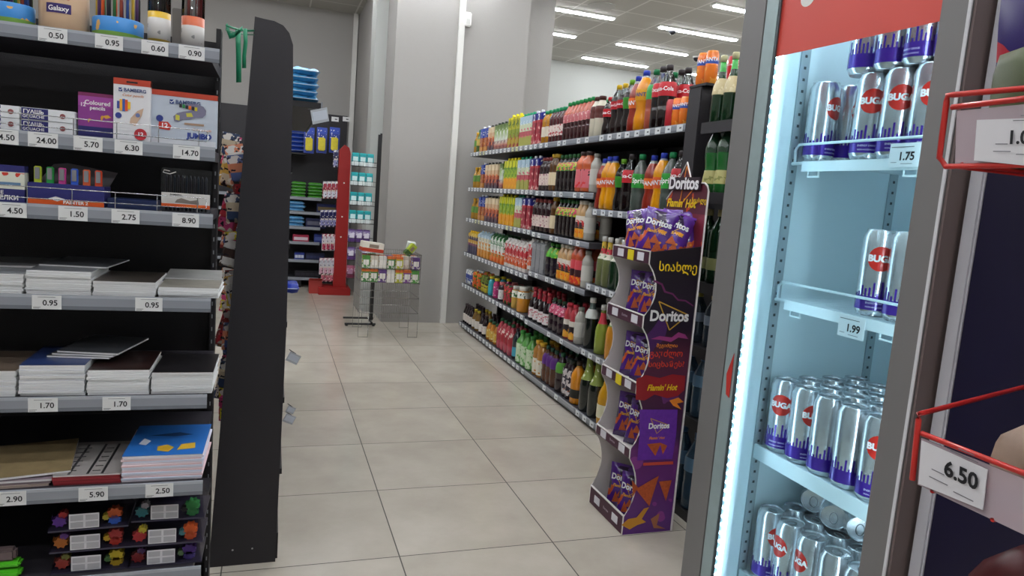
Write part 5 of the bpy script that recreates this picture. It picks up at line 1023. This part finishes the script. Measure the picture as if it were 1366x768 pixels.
for i, z in enumerate(fz):
    s = FG; mb = MB(); 
    if i < 2:
        for k in range(26): mb.tube([(fx+fo[0], .862+k*.0185+fo[1], z-.004), (1.5+fo[0], .862+k*.0185+fo[1], z-.004)], .0022, 5)
        mb.tube([(fx+fo[0], 1.335+fo[1], z-.006), (fx+fo[0], .858+fo[1], z-.006)], .004); mb.tube([(1.5+fo[0], 1.335+fo[1], z-.006), (1.5+fo[0], .858+fo[1], z-.006)], .004)
        s = mb.build('shelf', SHW, FG)
        MB().tube([(fx+fo[0], 1.328+fo[1], z-.006), (fx+fo[0], 1.33+fo[1], z+.026), (fx+fo[0], 1.32+fo[1], z+.036), (fx+fo[0], .858+fo[1], z+.036)], .0032).build('guard_wire', SHW, s)
        BF('front_strip', fx-.004, fx-.001, .858, 1.30, z-.024, z-.002, mat('#dcebf0', .3), s)
        mb = MB()
        for yy in (1.28, 1.27-.24): mb.tube([(fx+fo[0], yy+fo[1], z-.008), (fx+fo[0], yy+fo[1], z-.035), (fx+fo[0], yy-.03+fo[1], z-.035), (fx+fo[0], yy-.03+fo[1], z-.008)], .003)
        mb.build('bracket_wire', SHW, s)
    else:
        s = BF('shelf', fx, 1.5, .858, 1.338, z-.006, z-.0005, SHW); BF('front_strip', fx-.006, fx-.0005, .858, 1.338, z-.03, z+.004, mat('#dcebf0', .3), s)
BF('side_cladding', .9665, 1.56, .8105, .8147, 0, 2.2, mat('#7a6c6a', .5)); BF('gasket', 1.0005, 1.0195, .8152, .868, .1, 2.15, mat('#3a3a3e', .5)); BF('gasket', 1.0005, 1.0195, 1.345, 1.41, .1, 2.15, mat('#3a3a3e', .5))
BF('edge_strip', .9625, .9647, .8155, .821, .1, 2.2, mat('#d9d9dd', .4), dr)
tag(FG, 'tall grey drinks fridge with lit interior and red sticker', 'fridge')
def mk_buga():
    r0, h = .033, .172; r = empty('drink_can'); AL = mat('#d2d4d8', .22, metal=.8); PU_ = mat('#4a2a98', .25, metal=.3, coat=.4)
    MB().lathe(canmesh(r0, h), 28).build('body', AL, r); MB().lathe([(r0*.795, h-.003), (r0*.76, h-.010), (r0*.70, h-.010), (r0*.66, h-.0065), (r0*.35, h-.006), (r0*.02, h-.006)], 24, caps=False).build('lid', AL, r)
    MB().tube([(.0085*math.cos(a), .013*math.sin(a)-.003, h-.0045) for a in [k*math.pi/7 for k in range(15)]], .0016, 6).build('pull_tab', mat('#8a8c90', .3, metal=.8), r)
    R_ = r0+.0004; mb = MB(); sg = 56
    for k in range(sg):
        a0, a1 = 2*math.pi*k/sg, 2*math.pi*(k+1)/sg; top = .044+(.026*random.random() if k % 2 == 0 else -.004)
        mb.add([(R_*math.sin(a), -R_*math.cos(a), z) for a, z in ((a0, .013), (a1, .013), (a1, top), (a0, top))], [(0, 1, 2, 3)])
    mb.build('purple_skyline', PU_, r)
    text('small_print', 'ENERGY DRINK', .0052, mat('#d8d0ec', .4), r, (0, 0, .027), cyl=R_+.0004); text('small_print', 'NON-ALCOHOLIC', .0042, mat('#d8d0ec', .4), r, (0, 0, .019), cyl=R_+.0004)
    for nm, off in (('red_disc', 0),):
        n, m_ = 20, 6; v = [(R_*math.sin(q), -R_*math.cos(q), .115) for q in [0]]; f = []
        for j in range(1, m_+1):
            for k in range(n):
                a = 2*math.pi*k/n; x = .0245*j/m_*math.cos(a); z = .0245*j/m_*math.sin(a); v.append((R_*math.sin(x/R_), -R_*math.cos(x/R_), .115+z))
        f += [(0, 1+k, 1+(k+1) % n) for k in range(n)]
        for j in range(m_-1): f += [(1+j*n+k, 1+(j+1)*n+k, 1+(j+1)*n+(k+1) % n, 1+j*n+(k+1) % n) for k in range(n)]
        MB().add(v, f).build('red_disc', mat('#c8281e', .35, coat=.3), r)
    text('lettering', 'BUGA', .0175, WH, r, (0, 0, .115), cyl=R_+.0007, bold=.05, sx=1.05)
    return r
BG = Proto(mk_buga); CG = 'silver energy drink cans in the fridge'
FR = -math.pi/4
def cans(z, rows, cols_, y0, shelf, face, skip=(), xs=1.15, lvl=''):
    for i in range(rows):
        for k in range(cols_):
            if (i, k) in skip: continue
            rz = face[(i*cols_+k) % len(face)]
            BG.put((xs+i*.0685, y0-k*.0685, z), rz, 1, 'silver BUGA can, %s fridge shelf%s, %s from far wall, %s row back' % (shelf, lvl, ORD[k], ORD[i]), 'can', CG)
cans(1.5325, 3, 6, 1.303, 'top', [.2, 1.6, FR, FR, FR+.1, 2.2], skip=((0, 1),))
cans(1.7055, 3, 4, 1.20, 'top', [FR+2, 2.2, -1.5, FR], skip=((0, 9),), lvl=' upper layer')
cans(1.2225, 3, 2, 1.095, 'second', [FR+.1, 2.3, 1.0, 2.0])
BG.put((1.16, .958, 1.2225), 2.0, 1, 'silver BUGA can on second fridge shelf hidden by the near frame', 'can', CG)
cans(.8625, 4, 6, 1.30, 'third', [-.95, -.2, 1.9, 2.6, FR, 1.2, 2, 3, 1, .5], xs=1.145)
cans(.5455, 4, 6, 1.30, 'fourth', [-.1, -1.6, FR-.9, 2.5, FR, 1.2, 2, 3], xs=1.15)
for k, (u, v, rz) in enumerate([(1085, 668, -.95), (1112, 690, -.85), (1148, 706, -.7)]):
    # lying on the cans below, lids towards the door
    q = W(u, v, 'z', .7515); d = Vector((math.sin(rz), -math.cos(rz), 0)); q = q-d*.172
    BG.put((q.x, q.y, .7515), 0, 1, 'silver can lying on its side in the fridge bottom pile, %s' % ['farthest of three', 'middle of three', 'nearest of three'][k], 'can', CG, rot=(math.pi/2, 0, rz))
def ftag(z, u, price, label):
    y = yu(u, fx-.006, z); r = empty('price_tag', (fx-.0075, y, z), -math.pi/2)
    MB().box(-.034, .034, -.002, 0, -.022, .022, bev=.0005).build('card', mat('#dce6ea', .4), r); text('printed_price', price, .021, INK, r, (.006, -.0026, -.003), bold=.03)
    MB().box(-.03, .02, -.0026, -.0022, .014, .0155).box(-.028, -.015, -.0026, -.0022, -.014, -.013).box(-.005, .02, -.0026, -.0022, -.0165, -.0155).build('small_print', mat('#6a7278', .5), r); tag(r, label, 'price tag')
ftag(1.535, 1208, '1.75', 'white price tag reading 1.75 on the top fridge shelf'); ftag(1.197, 1137, '1.99', 'white price tag reading 1.99 on the second fridge shelf')
# red tag hanging on the far frame
p = W(974, 500, 'x', .9648); R = empty('red_sticker', p); MB().prism([(-.001, .006, -.045), (-.001, -.006, -.05), (-.001, -.006, .05), (-.001, .012, .0)], (.001, 0, 0)).build('sticker', mat('#c83a34', .4), R); tag(R, 'small red triangular sticker on the far fridge door frame', 'sticker')
# ------------------------------------------------------------------ second cooler and red baskets in the right foreground
C2 = empty('navy_cooler', (1.2, .4, 0)); co2 = (-1.2, -.4)
def BC(nm, x0, x1, y0, y1, z0, z1, m, par=C2, bev=0): return MB().box(x0+co2[0], x1+co2[0], y0+co2[1], y1+co2[1], z0, z1, bev=bev).build(nm, m, par)
BC('side_post', 1.01, 1.5, .804, .8095, 0, 2.2, mat('#685a58', .5)); BC('white_trim', .995, 1.5, .779, .8035, 0, 2.2, mat('#c4c4cc', .35), bev=.003); BC('navy_panel', 1.0, 1.5, -.5, .7785, 0, 2.2, mat('#140f30', .35, var=.25, bscale=2))
tag(C2, 'dark navy cooler cabinet with white edge trim at the right', 'cooler')
RW_ = mat('#c42a24', .35, coat=.4)
xb_ = .70
def PX(u, v, x=xb_): return W(u, v, 'x', x)
def basket(nm, o, main, holder, tagq, price, tp, label, tlabel, ts):
    r = empty('red_wire_basket', o); L_ = lambda p: Vector(p)-Vector(o)
    for pts in main: MB().tube([L_(p) for p in pts], .0032, 8).build('red_wire', RW_, r)
    hq = [L_(p) for p in holder]; MB().prism(hq, (.002, 0, 0)).build('clear_holder', mat('#cdbcc4', .2, alpha=.65), r); zb = hq[2].z; mb = MB()
    for k in range(6): mb.tube([(0, -.03-k*.07, zb), (.28, -.03-k*.07, zb)], .0025)
    mb.tube([(.28, 0, zb), (.28, -.42, zb)], .0025).tube([(.02, -.0, zb), (.28, -.0, zb), (.28, 0, 0)], .0025); mb.build('basket_floor', RW_, r)
    tag(r, label, 'basket')
    t = empty('price_tag', tp); q = [Vector(p)-Vector(tp) for p in tagq]; MB().prism(q, (-.001, 0, 0)).build('card', mat('#dcdade', .5), t)
    xd = (q[1]-q[0]).normalized(); yd = (q[0]-q[3]).normalized(); text('printed_price', price, ts, INK, t, Vector(ts_pos)-Vector(tp)+Vector((-.0018, 0, 0)), xdir=xd, ydir=yd, bold=.03)
    c0 = Vector(ts_pos)-Vector(tp)+Vector((-.0018, 0, 0))
    mb = MB()
    for a, b, c_ in ((-.6, .8, .9), (-.2, .6, 1.15), (-1.5, -.8, -.35), (-1.6, -.6, -.75), (-.3, .7, -.9)):
        mb.add([c0+xd*ts*a+yd*ts*c_, c0+xd*ts*b+yd*ts*c_, c0+xd*ts*b+yd*ts*(c_+.05), c0+xd*ts*a+yd*ts*(c_+.05)], [(0, 1, 2, 3)])
    mb.build('small_print', mat('#77757c', .6), t); tag(t, tlabel, 'price tag'); return r
A1 = PX(1264, 127); bk1 = W(1366, 118, 'z', A1.z); e1 = A1+Vector((0, -.42, 0))
B1 = PX(1253, 210); C1 = PX(1262, 222)
ts_pos = PX(1366, 184, xb_-.004)
basket('b', A1, [[bk1+(bk1-A1)*.25, A1+(bk1-A1)*.08, A1, A1+(B1-A1)*.1, B1, C1, Vector((xb_, C1.y-.42, C1.z))], [PX(1270, 143), Vector((xb_, PX(1270, 143).y-.42, PX(1270, 143).z+.004))]],
    [PX(1276, 148), Vector((xb_, .28, PX(1276, 148).z)), Vector((xb_, .28, PX(1274, 219).z)), PX(1274, 219)], [PX(1304, 160, xb_-.003), PX(1420, 156, xb_-.003), PX(1420, 226, xb_-.003), PX(1300, 214, xb_-.003)], '1.00', PX(1304, 187, xb_-.003), 'red wire basket front, upper one in the right foreground', 'white price tag with 1.00 on the upper red wire basket', .0185)
A2 = PX(1226, 552); bk2 = W(1366, 516, 'z', A2.z); B2 = PX(1217, 640)
ts_pos = PX(1283, 634, xb_-.004)
basket('b', A2, [[bk2, A2+(bk2-A2)*.06, A2, A2+(B2-A2)*.08, B2], [PX(1230, 578), Vector((xb_, PX(1230, 578).y-.42, PX(1230, 578).z))]],
    [PX(1229, 584), Vector((xb_, .2, PX(1229, 584).z)), Vector((xb_, .2, PX(1224, 646).z)), PX(1224, 646)], [PX(1230, 587, xb_-.003), PX(1318, 626, xb_-.003), PX(1312, 680, xb_-.003), PX(1226, 645, xb_-.003)], '6.50', PX(1270, 630, xb_-.003), 'red wire basket front, lower one in the right foreground', 'white price tag reading 6.50 on the lower red wire basket', .023)
# bags in the baskets
def snack(name, pts, x, t, mats, label, cat='snack bag', zb=None):
    q = [W(u, v, 'x', x) for u, v in pts]
    if zb is not None: q = [Vector((x, q[0].y, zb))]+q+[Vector((x, q[-1].y, zb))]
    c_ = sum(q, Vector())/len(q); r = empty(name, c_); n = len(q); qs = [p-c_ for p in q]
    v = []; f = []
    zm = min(p.z for p in qs)
    for s_, sc in ((-1, .5), (-.7, .85), (0, 1), (.7, .93), (1, .7)):
        v += [Vector((-t*s_, p.y*sc, zm+(p.z-zm)*(sc+1)/2)) for p in qs]
    for j in range(4): f += [(j*n+k, j*n+(k+1) % n, (j+1)*n+(k+1) % n, (j+1)*n+k) for k in range(n)]
    f.append(tuple(4*n+k for k in range(n))); f.append(tuple(reversed(range(n)))); MB().add(v, f, 0, True).build('bag', mats, r); tag(r, label, cat)
snack('snack_bag', [(1336, 136), (1340, 100), (1350, 72), (1385, 60), (1420, 66), (1425, 140)], .80, .03, mat('#4c5536', .45, var=.25, bscale=30), 'olive green snack bag standing in the upper red basket', zb=PX(1274, 219).z+.003)
snack('snack_bag', [(1346, 68), (1348, 10), (1352, -30), (1430, -40), (1430, 60)], .9, .03, art([(0, '#2a1c5c'), (.36, '#c89a72'), (.5, '#2f2068')], [(22, .54, '#b82a3a', .52, 1)], .35), 'navy and peach snack bag behind the olive one', zb=PX(1274, 219).z+.022)
snack('snack_bag', [(1350, 632), (1352, 600), (1362, 575), (1400, 560), (1440, 600), (1430, 660)], .84, .05, mat('#9a8272', .5, var=.4, bscale=30), 'beige snack bag in the lower red basket', zb=PX(1224, 646).z+.003)
snack('snack_bag', [(1312, 790), (1318, 755), (1340, 735), (1375, 722), (1420, 730), (1430, 800)], .84, .05, mat('#4a1418', .4, var=.2, bscale=20), 'dark red snack bag under the lower red basket', zb=.853)
r = empty('red_wire_basket', (.84, .35, .85)); mb = MB()
for k in range(6): mb.tube([(-.14, .14-k*.07, 0), (.14, .14-k*.07, 0)], .0025)
for x in (-.14, .14): mb.tube([(x, .14, 0), (x, -.21, 0)], .003)
mb.build('basket_floor', RW_, r); tag(r, 'lowest red wire basket at the right, carrying the dark red bag', 'basket')
